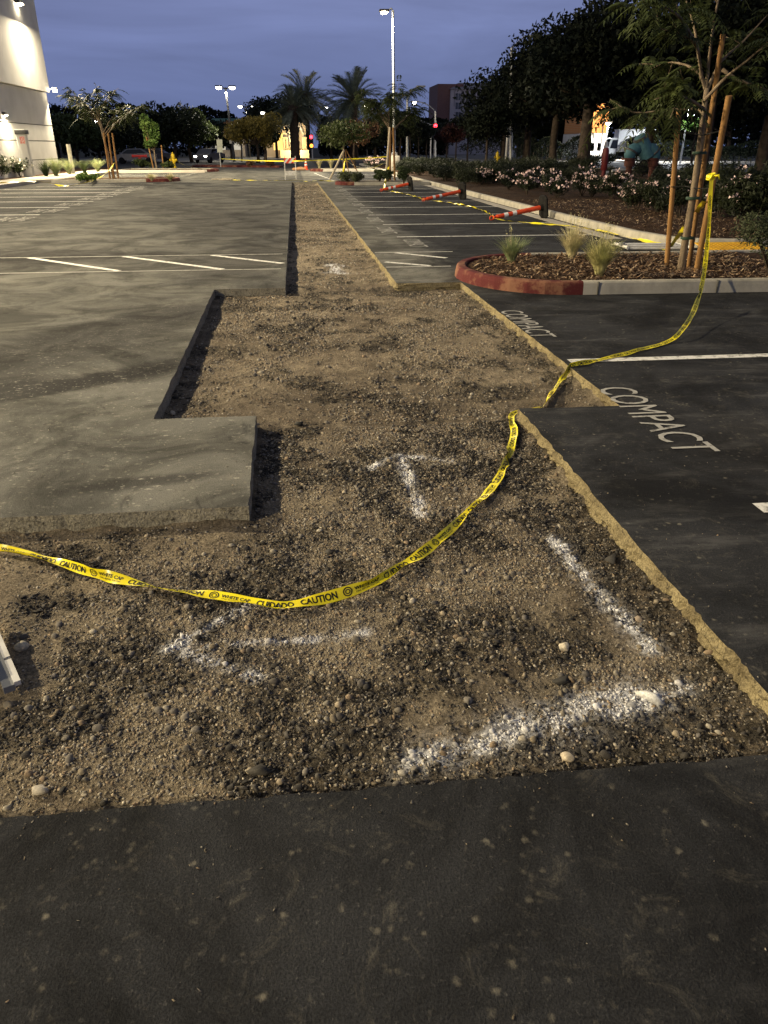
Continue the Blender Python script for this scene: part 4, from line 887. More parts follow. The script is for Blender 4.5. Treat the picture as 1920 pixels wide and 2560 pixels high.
# tall light pole beyond the trench
pb = P(852, 372, 0); t = thing('parking_lamp', 'tall lit lamp pole on a round concrete base beyond the fallen posts', 'parking lamp', tuple(pb)); t.rotation_euler = (0, -.016, 0)
MB().lathe([(.40, 0), (.40, 1.0), (.37, 1.04)], n=24).build('concrete_base', M_CURB, t, autosm=True); MB().box((0, 0, 1.14), (.38, .38, .2), bev=.03).build('base_cover', M_STEEL, t)
ztop = AT(849, 22, pb.y).z
M_POLE = mottled('pole_paint', (.40, .42, .42), (.33, .35, .35), 3, .5, .4)
MB().tube([(0, 0, 1.1), (0, 0, ztop)], [.11, .07], 4).build('pole', M_POLE, t); MB().tube([(0, 0, ztop-.06), (-.10, 0, ztop+.10), (-.26, 0, ztop+.02)], .05, 8).build('arm', M_POLE, t)
MB().box((-.58, 0, ztop-.02), (.62, .42, .14), bev=.03).build('lamp_head', M_DARKMETAL, t); MB().lathe([(.17, -.20), (.22, -.14), (.24, -.095)], (-.58, 0, ztop), 16).build('lens', M_LENS, t, smooth=True); area(t, (-.58, 0, ztop-.26), (-.02, -.25, -1), 2400, .4, (1, .86, .62), spread=140)
def twin_lamp(px, py, Y, dpx, label, bx=None):
    top = AT(px, py, Y); t = thing('parking_lamp', label, 'parking lamp', (top.x+(bx or 0), Y, 0)); d = dpx*S/F*Y*1.02
    MB().tube([(0, 0, 0), (-(bx or 0), 0, top.z)], [.16, .10], 8).build('pole', M_DARKMETAL, t); MB().tube([(-d-(bx or 0), 0, top.z+.06), (-(bx or 0), 0, top.z-.12), (d-(bx or 0), 0, top.z+.06)], .08, 6).build('arm', M_DARKMETAL, t)
    for s_ in (-1, 1):
        MB().box((s_*d-(bx or 0), 0, top.z+.12), (.8, .6, .18), bev=.04).build('lamp_head', M_DARKMETAL, t); MB().lathe([(.22, -.22), (.34, -.08), (.36, .0)], (s_*d-(bx or 0), 0, top.z+.04), 12).build('lens', M_LENSW, t, smooth=True)
    area(t, (-(bx or 0), 0, top.z-.5), (0, -.2, -1), 1500, 1.0, (1, .9, .7)); return t
twin_lamp(487, 189, 100, 12, 'tall dark pole with two lit lamp heads left of the palms', .35); twin_lamp(532, 230, 140, 11, 'farther twin lamp rising behind the yellowish tree')
for px, py, Y, lb in ((567, 243, 120, 'single lit lamp showing through the yellowish tree'), (637, 233, 125, 'single lit lamp in front of the left palm crown'), (792, 229, 120, 'single lit lamp beside the right palm crown'), (705, 232, 180, 'faint lit lamp between the two palms'), (206, 262, 110, 'lit lamp showing inside the left island tree, leftmost'), (262, 273, 110, 'lit lamp showing through the right side of the left island tree'), (125, 284, 95, 'lit lamp just beyond the building corner'), (1490, 222, 82, 'lit lamp on a pale pole above the bright green tree'), (1314, 266, 96, 'small lit lamp beside the orange brick building')):
    top = AT(px, py, Y); t = thing('lamp_post', lb, 'lamp post', (top.x, Y, 0)); MB().tube([(0, 0, 0), (0, 0, top.z)], [.12, .07], 6).build('pole', M_DARKMETAL if px < 1300 else M_STEEL, t)
    MB().box((0, 0, top.z+.10), (.8, .6, .18), bev=.04).build('lamp_head', M_DARKMETAL, t); MB().lathe([(.14, -.22), (.28, -.08), (.30, .0)], (0, 0, top.z+.02), 12).build('lens', M_LENSW if px < 1300 else M_LENSC, t, smooth=True)
    if px > 1300: area(t, (0, -.1, top.z-.35), (-.15 if px < 1400 else 0, 0, -1), 2600 if px > 1400 else 1800, .5, COOL)
# street lights and traffic signals
def mast(px0, py0, pts, Y, label, lit=False):
    b0 = AT(px0, py0, Y); t = thing('street_lamp', label, 'street lamp', (b0.x, Y, 0)); q = [AT(x, y, Y)-Vector((b0.x, Y, 0)) for x, y in pts]
    MB().tube([(0, 0, 0), tuple(q[0])], [.16, .11], 8).build('pole', M_STEEL, t); MB().tube(q, .06, 6).build('arm', M_STEEL, t); e = q[-1]
    MB().box(e+Vector((.2 if q[-1].x > 0 else -.2, 0, -.02)), (.9, .3, .16), bev=.05).build('lamp_head', M_STEEL, t)
    if lit: MB().lathe([(.12, -.30), (.22, -.12), (.24, -.02)], e+Vector((-.3, 0, -.05)), 12).build('lens', M_LENSW, t, smooth=True)
mast(940, 340, [(940, 240), (928, 229), (915, 222), (900, 219)], 105, 'street lamp with a lit head on a curved arm left of the brick hotel', True)
mast(880, 330, [(880, 213), (886, 203), (897, 191), (905, 186)], 85, 'thin unlit street lamp above the small trees right of the light pole')
mast(1105, 330, [(1105, 104), (1118, 92), (1133, 79), (1150, 77)], 66, 'unlit street lamp arm rising above the dark tree crowns')
M_RL = emit('red_signal', (1, .02, .03), 14); M_AL = emit('amber_signal', (1, .25, .02), 9); M_GL = emit('green_signal', (.05, 1, .75), 5)
def signal(px, py, Y, label, lit, base=None, k=1.0):
    c = AT(px, py, Y); t = thing('traffic_signal', label, 'traffic signal', (c.x, Y, 0)); MB().tube([(.1, .2, 0), (.1, .2, c.z+.5)], .09, 8).build('pole', M_STEEL, t)
    MB().box((0, 0, c.z-.35*k), (.36*k, .3*k, 1.1*k), bev=.03).build('signal_head', M_DARKMETAL, t)
    for i in range(3): MB().lathe([(.14*k, 0), (.12*k, .03), (.0, .05)], (0, -.15*k, c.z-.35*k*i), 12, (0, -1, 0)).build('light', (M_RL if i == 0 and 'r' in lit else M_AL if i == 2 and 'a' in lit else M_GL if i == 2 and 'g' in lit else M_RUBBER), t, smooth=True)
    return t
signal(672, 296, 112, 'traffic signal showing red right of the yellow lit building', 'ra', k=1.5); signal(940, 272, 100, 'red traffic signal on a pole left of the brick hotel', 'r', k=1.5); signal(930, 278, 104, 'lower red traffic signal just left of the brighter one', 'r', k=1.1); signal(881, 316, 150, 'small traffic signal among the trunks right of the lamp pole', 'g', k=1.0)
c = AT(890, 253, 102); t = thing('signal_mast_arm', 'long pale mast arm slanting down to the red signal', 'mast arm', (c.x, 102, 0)); e = AT(930, 270, 102)-Vector((c.x, 102, 0)); MB().tube([(0, 0, c.z), tuple(e), tuple(e+Vector((.6, 0, -.1)))], [.06, .10, .11], 6).build('arm', M_STEEL, t); MB().tube([(e.x+.6, 0, 0), (e.x+.6, 0, e.z+.3)], .12, 8).build('pole', M_STEEL, t)
pb = P(1092, 363, .0); t = thing('signal_post', 'pale metal post with dark signal head beside the yellow hydrant', 'signal post', (pb.x, pb.y, .0)); MB().tube([(0, 0, 0), (0, 0, 4.2)], [.12, .10], 10).build('post', mottled('bright_steel', (.62, .62, .60), (.5, .5, .5), 3, .4, .5), t, smooth=True); MB().box((0, -.05, 4.75), (.42, .35, 1.0), bev=.05).build('signal_head', M_DARKMETAL, t)
# signs
def sign(px, pyb, Y, boards, label, mat, post=M_STEEL):
    c = AT(px, pyb, Y); t = thing('road_sign', label, 'road sign', (c.x, Y, .1)); zt_ = max(AT(px, y0, Y).z for (_, y0, _, _) in boards); MB().tube([(0, .04, 0), (0, .04, zt_)], .035, 6).build('post', post, t)
    for x0, y0, x1, y1 in boards:
        a_, b_ = AT(x0, y0, Y), AT(x1, y1, Y); MB().box(((a_.x+b_.x)/2-c.x, 0, (a_.z+b_.z)/2-.1), (abs(b_.x-a_.x), .02, abs(a_.z-b_.z))).build('sign_board', mat, t)
sign(477, 360, 69, [(467.5, 301, 481, 315.5), (468.5, 316, 481.5, 329)], 'pale back of a double sign on a thin post on the far island', mottled('sign_back', (.30, .32, .27), (.36, .38, .34), 3, .6))
sign(524, 335, 90, [(495, 301, 501, 310), (502, 304, 514, 307)], 'small white sign under the yellowish tree', M_WHITE)
c = AT(940, 289, 92); t = thing('road_sign', 'grey back of a diamond sign below the red signal', 'road sign', (c.x, 92, 0)); MB().box((0, 0, c.z), (.9, .02, .9), ry=rad(45)).build('sign_board', mottled('diamond_back', (.16, .17, .18), (.2, .2, .2), 3), t); MB().tube([(0, .05, 0), (0, .05, c.z)], .04, 6).build('post', M_STEEL, t)
c = AT(1309, 315, 75); t = thing('marker_post', 'white rounded marker on a short post across the avenue', 'marker', (c.x, 75, .1)); MB().tube([(0, 0, 0), (0, 0, c.z-.1)], .03, 6).build('post', M_RUBBER, t); mb = MB(); v = ICO3[0]*np.array([.20, .04, .42])+np.array([0, -.03, c.z-.1]); raw_mesh('marker_board', v, ICO3[1], M_REFL, t, smooth=True)

# ------------------------------------------------------------------ far buildings
def brick(name, c1, c2, mortar, sc):
    t = NT(name); x = t.n('ShaderNodeTexBrick'); tc = t.n('ShaderNodeTexCoord'); mp = t.n('ShaderNodeMapping'); mp.inputs['Rotation'].default_value = (rad(90), 0, 0); t.l(tc.outputs['Object'], mp.inputs[0]); t.l(mp.outputs[0], x.inputs['Vector'])
    x.inputs['Color1'].default_value = (*c1, 1); x.inputs['Color2'].default_value = (*c2, 1); x.inputs['Mortar'].default_value = (*mortar, 1); x.inputs['Scale'].default_value = sc; t.col(x.outputs['Color']).r(.9, .2); return t.m
MB_ = brick('hotel_brick', (.20, .10, .085), (.16, .08, .07), (.2, .15, .14), 3); MO_ = brick('orange_brick', (.48, .19, .055), (.40, .15, .045), (.42, .24, .12), 2.5); M_STUC = mottled('stucco', (.50, .42, .32), (.44, .37, .28), .6, .9); M_HOT = mottled('hotel_stucco', (.44, .40, .42), (.40, .37, .39), .4, .9); M_WIN = mottled('window_glass', (.05, .055, .065), (.08, .085, .1), 3, .2, .6); M_ROOF = mottled('grey_roof', (.24, .22, .24), (.19, .18, .2), 1, .8); M_GREENR = mottled('green_roof', (.07, .16, .14), (.055, .13, .12), 1, .6)
Yh = 190; a, bq, c1 = AT(946, 181, Yh), AT(973, 181, Yh), AT(1120, 181, Yh); t = thing('hotel', 'brick tower of a hotel with pale arched-window facade behind the dark trees', 'hotel', (a.x, Yh, 0)); w1 = bq.x-a.x; w2 = c1.x-a.x; hz = a.z
MB().box((w1/2+1.5, 6, hz/2-2), (w1+3, 12, hz+4)).build('brick_wing', MB_, t); zf = AT(975, 193, Yh).z; MB().box((w1+(w2-w1)/2, 5.2, zf/2-2), (w2-w1, 12, zf+4)).build('facade', M_HOT, t)
mb = MB(); mb.add([(w1-.3, -1.2, zf), (w2, -1.2, zf), (w2, 9, zf), (w1-.3, 9, zf), (w1+2.4, 2.2, hz+.4), (w2, 2.2, hz+.4), (w2, 9, hz+.4), (w1+2.4, 9, hz+.4)], [(0, 1, 5, 4), (1, 2, 6, 5), (3, 0, 4, 7), (4, 5, 6, 7), (0, 3, 2, 1)]); mb.build('roof', M_ROOF, t)
for row, y in enumerate((209.5, 229, 249, 268)):
    for x in (988, 1014, 1040, 1066):
        q = AT(x, y, Yh); wn_ = MB().box((q.x-a.x, -.83, q.z), (1.15, .12, 1.3)).build('window', M_WIN, t); MB().box((q.x-a.x, -.9, q.z), (.08, .06, 1.3)).build('mullion', M_HOT, wn_)
        if row == 0:
            m_ = MB(); pts = [(q.x-a.x+.85*cos(u), -.86, q.z+.7+.95*sin(u)) for u in np.linspace(0, pi, 13)]; pts = [(pts[0][0], -.86, q.z-1.9)]+pts+[(pts[-1][0], -.86, q.z-1.9)]; m_.tube(pts, .07, 5); m_.build('arch_moulding', M_ROOF, t)
# floodlit stucco building with an arched entry
Ys = 135; a = AT(600, 330, Ys); e = AT(664, 330, Ys); W = e.x-a.x; t = thing('arched_building', 'floodlit yellow stucco building with a tall arch and white play structure behind the left palm', 'building', (a.x, Ys, 0))
zr = AT(640, 298, Ys).z; zb = AT(640, 324, Ys).z
def arch_wall(x0, x1, ztop, cx_, r_, zsp, y0, th):
    m_ = MB(); pts = [(cx_+r_*cos(u), zsp+r_*1.25*sin(u)) for u in np.linspace(0, pi, 15)]; n = len(pts)
    for y in (y0, y0+th):
        k = len(m_.v); m_.v += [(x0, y, 0), (x0, y, ztop*.86), ((x0+x1)/2, y, ztop), (x1, y, ztop*.86), (x1, y, 0), (cx_+r_, y, 0)]+[(p_[0], y, p_[1]) for p_ in pts]+[(cx_-r_, y, 0)]
        q = list(range(k+6, k+6+n)); m = n//2
        m_.f += [(k+4, k+3, q[0], k+5)]+[(k+3, q[i+1], q[i]) for i in range(m//2)]+[(k+3, k+2, q[m//2])]+[(k+2, q[i+1], q[i]) for i in range(m//2, n-1-m//2)]+[(k+2, k+1, q[n-1-m//2])]+[(k+1, q[i+1], q[i]) for i in range(n-1-m//2, n-1)]+[(k+1, k, k+6+n, q[-1])]
    k0, k1 = 0, n+7; ring = [5]+list(range(6, 6+n+1))
    for i in range(len(ring)-1): m_.f.append((ring[i], ring[i+1], k1+ring[i+1], k1+ring[i]))
    m_.f += [(0, 1, k1+1, k1), (1, 2, k1+2, k1+1), (2, 3, k1+3, k1+2), (3, 4, k1+4, k1+3)]; return m_
cxa = AT(640, 300, Ys).x-a.x; o = arch_wall(W*.2, W*.97, AT(640, 258, Ys).z, cxa, W*.22, AT(650, 294, Ys).z, 0, 1.0).build('arched_front', M_STUC, t)
MB().box((W*.58, 7.2, zr/2+1.3), (W*.76, 9, zr+2.6)).build('hall', M_STUC, t)
[MB().box((W*x, -.1, zr), (W*.145, 1.5, .22)).build('cornice', M_STUC, t) for x in (.275, .92)]; MB().box((W*.57, -2.2, zb/2), (W*.95, .5, zb)).build('low_wall', M_STUC, t)
for x in (.23, .33, .88, .95): MB().tube([(W*x, -.35, 0), (W*x, -.35, zr)], .22, 10).build('column', M_STUC, t)
z0, z1 = AT(575, 285, Ys).z, AT(583, 245, Ys).z; MB().box((-W*.12, 9, z0/2), (W*.75, 6, z0)).build('side_wing', M_STUC, t)
mb = MB(); g_ = [(-W*.5, 4, z0), (W*.28, 4, z0), (W*.28, 12, z0), (-W*.5, 12, z0), (-W*.11, 4, z1+1), (-W*.11, 12, z1+1)]; mb.add(g_, [(0, 1, 4), (2, 3, 5), (1, 2, 5, 4), (3, 0, 4, 5)]); mb.build('gable_roof', M_STUC, t)
mb = MB(); mb.tube([(W*.48, -1, 1.6), (W*.41, -1, 5.6)], .28, 8); mb.tube([(W*.46, -1, 1.8), (W*.62, -1, 1.7)], .3, 8); mb.tube([(W*.60, -1, 1.5), (W*.62, -1, 3.6)], .45, 8); mb.build('play_slide', M_WHITE, t, smooth=True)
for k in range(2): MB().box((W*(.02+.10*k), 3.9, 2.4), (1.6, .1, 2.6)).build('lit_window', emit('lit_window', (1, .62, .16), 1.6), t)
v = ICO3[0]*.42+np.array([cxa, -.4, AT(653, 277, Ys).z]); raw_mesh('entry_lamp', v, ICO3[1], M_LENSW, t, smooth=True)
area(t, (cxa, -5, 1.0), (0, 1, .75), 800, .6, (1, .72, .32)); area(t, (cxa-3.4, -6, 1.0), (-.1, 1, .6), 350, .6, (1, .72, .32)); point(t, (cxa, 3.2, 4.0), 350, (1, .68, .24), .3)
Yg = 150; a = AT(440, 264, Yg); e = AT(525, 264, Yg); W = e.x-a.x; t = thing('green_roofed_building', 'low building with a dull green hipped roof behind the far left trees', 'building', (a.x, Yg, 0)); z0 = AT(440, 285, Yg).z
MB().box((W/2, 4, z0/2), (W, 8, z0)).build('wall', M_STUC, t); zt1 = AT(470, 254, Yg).z; mb = MB(); mb.add([(-1, -1, z0), (W+1, -1, z0), (W+1, 9, z0), (-1, 9, z0), (W*.18, 4, zt1), (W*.9, 4, zt1)], [(0, 1, 5, 4), (1, 2, 5), (2, 3, 4, 5), (3, 0, 4), (3, 2, 1, 0)]); mb.build('roof', M_GREENR, t)
for k in range(4): MB().box((W*(.15+.22*k), -.06, 2.2), (1.8, .1, 2.2)).build('window', emit('shop_window', (1, .9, .7), .5) if k % 2 else M_WIN, t)
Yo = 100; a = AT(1272, 315, Yo); e = AT(1307, 315, Yo); W = e.x-a.x; zo = AT(1290, 222, Yo).z; zm = AT(1290, 287, Yo).z; t = thing('brick_shop', 'lamplit orange brick shop with pale base beyond the big trunk', 'shop', (a.x, Yo, 0))
MB().box((W/2, 5, (zo+zm)/2), (W, 10, zo-zm)).build('brick_wall', MO_, t); MB().box((W/2, 5, zm/2-.02), (W+.1, 10.2, zm-.04)).build('base_wall', M_WALL, t); MB().box((W/2, 4.9, zo+.1), (W+.4, 10.4, .2)).build('roof_cap', M_ROOF, t); MB().tube([(W*.72, -.12, 0), (W*.72, -.12, zo)], .07, 6).build('downpipe', M_DARKMETAL, t)
mb = MB(); [mb.box((W*.2+.9*k, -.06, zm*.5), (.5, .08, .9)) for k in range(2)]; mb.build('window', M_WIN, t)
area(t, (W*.3, -6, 7.5), (0, 1, -.35), 2200, .5, (1, .82, .55))

# ------------------------------------------------------------------ vehicles
M_VAN = mottled('white_body', (.74, .75, .74), (.68, .69, .68), 1, .35, .5); M_GLASS = NT('dark_glass').col((.012, .014, .016)).r(.08, .6).m; M_TYRE = M_RUBBER
Yt = 88; bt = AT(1325, 327, Yt); t = thing('box_truck', 'white box truck with cab facing left parked across the avenue', 'truck', (bt.x, Yt, .1), rad(-10)); k = 1.0
q = lambda x, y: AT(x, y, Yt)-Vector((bt.x, Yt, 0))
L0, L1, T1 = q(1329, 320).x, q(1400, 320).x, q(1340, 283).z
MB().box(((L0+L1)/2, .2, (T1+1.0)/2), (L1-L0, 2.3, T1-1.0), bev=.05).build('cargo_box', M_VAN, t); MB().box(((L0+L1)/2, .2, T1+.02), (L1-L0+.1, 2.4, .08)).build('roof_rim', M_WHITE, t)
mb = MB(); x0 = q(1309, 320).x; zc = q(1320, 300).z
prof = [(x0-.05, .55), (x0-.05, 1.25), (x0+.35, zc-.05), (x0+.7, zc), (L0-.06, zc), (L0-.06, .55)]
for y in (-.85, 1.25): mb.v += [(a_, y, b_) for a_, b_ in prof]
n = len(prof); mb.f += [tuple(range(n)), tuple(range(2*n-1, n-1, -1))]+[(i, (i+1) % n, n+(i+1) % n, n+i) for i in range(n)]; mb.build('cab', M_VAN, t)
mb = MB(); mb.add([(x0+.02, -.75, 1.32), (x0+.02, 1.15, 1.32), (x0+.33, 1.15, zc-.12), (x0+.33, -.75, zc-.12)], [(0, 1, 2, 3)]); o = mb.build('windscreen', M_GLASS, t); o.location.x -= .03
MB().add([(x0+.30, -.87, 1.35), (x0+1.15, -.87, 1.35), (x0+1.15, -.87, zc-.2), (x0+.52, -.87, zc-.2)], [(0, 1, 2, 3)]).build('side_window', M_GLASS, t)
MB().box((x0-.08, .2, .72), (.12, 2.0, .3), bev=.03).build('bumper', M_STEEL, t)
for y in (-.5, .9): MB().box((x0-.08, y, 1.0), (.06, .3, .16)).build('headlight', M_REFL, t)
MB().box((x0+.1, -1.0, 1.7), (.08, .12, .35)).build('mirror', M_RUBBER, t); MB().box(((L0+L1)/2, .2, .75), (L1-L0, .9, .3)).build('chassis', M_RUBBER, t)
for x in (x0+.75, L1-1.3):
    for y in (-.82, 1.0): w_ = MB().lathe([(.30, 0), (.40, .03), (.40, .22), (.30, .25)], (x, y, .40), 18, (0, 1, 0)).build('wheel', M_TYRE, t, autosm=True); MB().lathe([(.2, 0), (.19, .03)], (x, y-.02, .40), 14, (0, -1, 0)).build('rim', M_STEEL, w_)
def car(px, py, Y, rz, col, label):
    c = AT(px, py, Y); t = thing('parked_car', label, 'car', (c.x, Y, .0), rz); mt = mottled('car_paint', col, tuple(v*.9 for v in col), 2, .3, .5)
    prof = [(-2.1, .35), (-2.15, .75), (-1.5, .92), (-.75, 1.42), (.65, 1.45), (1.4, 1.0), (2.1, .9), (2.15, .4)]; mb = MB(); n = len(prof)
    for y, s_ in ((-.85, 1), (.85, 1)): mb.v += [(x, y*(.82 if z > 1.2 else 1), z) for x, z in prof]
    mb.f += [tuple(range(n)), tuple(range(2*n-1, n-1, -1))]+[(i, (i+1) % n, n+(i+1) % n, n+i) for i in range(n)]; mb.build('body', mt, t)
    MB().add([(-1.25, -.87, .98), (1.2, -.87, 1.0), (.6, -.74, 1.36), (-.7, -.74, 1.34)], [(0, 1, 2, 3)]).build('side_window', M_GLASS, t)
    for x in (-1.35, 1.35):
        for y in (-.88, .70): MB().lathe([(.25, 0), (.32, .03), (.32, .18)], (x, y, .32), 14, (0, 1, 0)).build('wheel', M_TYRE, t)
    for y in (-.6, .6): MB().box((-2.14, y, .68), (.06, .3, .12)).build('headlight', M_LENSW if 'lights on' in label else M_REFL, t)
car(292, 332, 88, .1, (.16, .16, .17), 'grey car parked behind the left island tree'); car(452, 330, 92, 1.2, (.10, .10, .11), 'dark grey car with lights on among the far left trunks'); car(332, 331, 95, -.1, (.06, .06, .07), 'dark car parked behind the bright young tree')
# ------------------------------------------------------------------ vegetation
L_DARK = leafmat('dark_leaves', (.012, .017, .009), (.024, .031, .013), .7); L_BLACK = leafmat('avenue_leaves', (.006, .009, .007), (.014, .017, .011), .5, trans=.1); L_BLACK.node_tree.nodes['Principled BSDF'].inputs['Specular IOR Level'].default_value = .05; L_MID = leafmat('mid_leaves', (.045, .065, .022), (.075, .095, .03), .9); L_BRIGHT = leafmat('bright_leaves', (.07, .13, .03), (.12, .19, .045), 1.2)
L_AUT = leafmat('autumn_leaves', (.17, .14, .035), (.28, .22, .05), .8); L_RED = leafmat('reddish_leaves', (.09, .045, .025), (.15, .085, .045), .8); L_GREY = leafmat('grey_green_leaves', (.045, .058, .03), (.085, .10, .05), 1.5)
L_FEATH = leafmat('feather_leaves', (.030, .042, .015), (.066, .084, .026), 1.2, 12); L_FEATHD = leafmat('dull_feather_leaves', (.022, .032, .012), (.045, .058, .02), 1.2, 12); L_PALM = leafmat('palm_leaves', (.12, .145, .105), (.17, .19, .13), .4, 3); L_DRED = leafmat('dark_red_leaves', (.04, .014, .014), (.06, .022, .018), .8)
L_GREYDK = leafmat('dark_grey_green_leaves', (.022, .028, .017), (.04, .047, .026), 1.2); L_BOX = leafmat('box_leaves', (.03, .045, .018), (.05, .07, .026), 2, 20); L_STRAW = leafmat('straw', (.66, .58, .36), (.48, .46, .24), 3, 14); L_BLADE = leafmat('grass_blades', (.20, .26, .12), (.34, .36, .18), 4, 15); L_YEL = leafmat('yellow_grass', (.36, .37, .15), (.52, .48, .22), 3, 12)  # the darker grey-green is for the low bed shrubs
M_PETAL = NT('pink_petals').col((.80, .60, .58)).r(.6, .3).m; M_PETALW = NT('white_petals').col((.72, .70, .62)).r(.6, .3).m
def leaf_cloud(name, c, size, mat, parent, asp=.5, droop=0.0, g=None):
    g = g or rng; n = len(c); size = np.broadcast_to(size, n)*g.uniform(.6, 1.3, n)
    u = g.normal(size=(n, 3)); u[:, 2] -= droop; u /= np.linalg.norm(u, axis=1)[:, None]; w = g.normal(size=(n, 3)); v = np.cross(u, w); v /= np.linalg.norm(v, axis=1)[:, None]+1e-9
    u = u*size[:, None]; v = v*(size*asp)[:, None]; nn = np.cross(u, v)/size[:, None]*.25
    V = np.stack([c-u*.5, c+v*.5+nn, c+u*.5, c-v*.5+nn], 1).reshape(-1, 3)
    return raw_mesh(name, V, np.arange(4*n).reshape(n, 4), mat, parent)
def blob_pts(bl, n, g, hollow=.45):
    bl = np.array(bl); w = bl[:, 3]**2; k = g.choice(len(bl), n, p=w/w.sum()); d = g.normal(size=(n, 3)); d /= np.linalg.norm(d, axis=1)[:, None]
    r = bl[k, 3]*(hollow+(1-hollow)*g.uniform(size=n)**.6)*g.uniform(.85, 1.12, n); d[:, 2] *= .8; return bl[k, :3]+d*r[:, None]
def tree(label, base, h, r, z0, n, leaf, mat, bark=None, seed=1, tr=.16, nb=18, group=None, name='tree', squash=1.0, lean=(0, 0), asp=.5, droop=.2, fork=.45, small=.34, cat='tree'):
    g = np.random.default_rng(seed); t = thing(name, label, cat, tuple(base), 0, group); bark = bark or M_DBARK
    bl = []; zc = (h+z0)/2; rz = (h-z0)/2
    for i in range(nb):
        d = g.normal(size=3); d /= np.linalg.norm(d); q = g.uniform(.25, .82); rr = r*g.uniform(small*.7, small*1.25)
        bl.append((d[0]*r*q+lean[0], d[1]*r*squash*q+lean[1], zc+d[2]*rz*q*.92, rr))
    zf = z0+(h-z0)*fork*.3; top = Vector((lean[0]*.3, lean[1]*.3, zf))
    mb = MB(); w1 = Vector((g.normal()*.08, g.normal()*.08, zf*.5)); mb.tube([(0, 0, -.05), (0, 0, .12), tuple(w1), tuple(top)], [tr*1.5, tr*1.1, tr*.92, tr*.8], 8)
    for b_ in bl[:min(nb, 11)]:
        e = Vector(b_[:3]); m1 = top.lerp(e, .5)+Vector((g.normal()*.1*r, g.normal()*.1*r, -.06*r)); mb.tube([tuple(top-Vector((0, 0, .1))), tuple(m1), tuple(e)], [tr*.55, tr*.3, tr*.08], 5, cap=False)
    mb.build('trunk', bark, t, smooth=True)
    c = blob_pts(bl, n, g); c = c[c[:, 2] > z0*.72]; leaf_cloud('crown', c, leaf, mat, t, asp, droop, g); return t
def gb(px, Y, z=.1): b_ = AT(px, 330, Y); return Vector((b_.x, Y, z))
def toph(px, py, Y): return AT(px, py, Y).z
# big dark trees along the avenue
for i, (px, Y, top, r, z0, n, lf, tr, lab) in enumerate((
    (1262, 52.4, 24, 4.9, 3.6, 15000, .34, .42, 'big dark tree with a thick forked trunk in the middle of the avenue row'), (1137, 68, 92, 5.2, 2.4, 13000, .38, .34, 'dark rounded tree behind the signal post, lower than the big one beside it'),
    (1050, 62, 222, 2.4, 1.9, 4200, .26, .10, 'slim dark tree with thin trunk just right of the red signal'), (1400, 58, -15, 7.4, 3.6, 16000, .42, .4, 'tall dark tree whose crown fills the sky right of the big forked tree'),
    (1520, 50, -90, 7.0, 3.6, 16000, .42, .4, 'very tall dark tree behind the staked island tree'), (1650, 52, -90, 7.0, 3.2, 14000, .42, .4, 'tall dark tree at the right edge behind the bed'), (1195, 60, 58, 4.4, 2.9, 10000, .36, .3, 'dark tree squeezed between the rounded tree and the big forked tree'), (1085, 75, 150, 3.9, 2.2, 7000, .34, .18, 'dark tree left of the signal post in front of the hotel'), (1010, 84, 250, 2.4, 2.4, 2500, .3, .09, 'small dark tree in front of the hotel brick wing'))):
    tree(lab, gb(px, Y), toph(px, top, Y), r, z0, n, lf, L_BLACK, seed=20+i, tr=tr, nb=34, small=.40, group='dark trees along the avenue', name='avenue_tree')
tree('small dark reddish tree with thin trunk left of the brick hotel', gb(985, 82), toph(985, 268, 82), 1.7, 1.8, 2200, .24, L_DRED, seed=40, tr=.08, name='red_leaved_tree')
tree('small dark reddish tree close under the red signal', gb(966, 90), toph(966, 285, 90), 1.4, 1.8, 1500, .24, L_DRED, seed=41, tr=.08, name='red_leaved_tree')
g_ = np.random.default_rng(3)
for i, px in enumerate((866, 884, 903, 922)): tree(('leftmost slim young tree in the row of thin trunks right of the lamp pole', 'second slim young tree from the left in the row right of the lamp pole', 'third slim young tree in the row right of the lamp pole', 'rightmost slim young tree in the row right of the lamp pole')[i], gb(px, 80+4*i), toph(px, (262, 250, 262, 275)[i], 80+4*i), 1.9, 2.2, 2000, .26, L_DARK, seed=50+i, tr=.07, nb=14, group='slim young trees by the avenue', name='young_tree')
# conifer by the hotel
t = thing('cedar', 'dark layered cedar against the pale hotel facade', 'cedar', tuple(gb(1085, 120, 0))); hz = toph(1085, 206, 120); MB().tube([(0, 0, 0), (0, 0, hz)], [.4, .05], 8).build('trunk', M_DBARK, t)
c = []
for k in range(26):
    z = hz*(.25+.75*k/26); R_ = 7.5*(1-k/27)**.8+.5
    for q in range(7): a = g_.uniform(0, 6.28); L_ = R_*g_.uniform(.6, 1.05); s_ = g_.uniform(size=60)**.7; c.append(np.stack([np.cos(a)*L_*s_+g_.normal(0, .3, 60), np.sin(a)*L_*s_+g_.normal(0, .3, 60), z-.12*L_*s_**2*2+g_.normal(0, .16, 60)], -1))
leaf_cloud('crown', np.concatenate(c), .42, L_DARK, t, .35, .3)
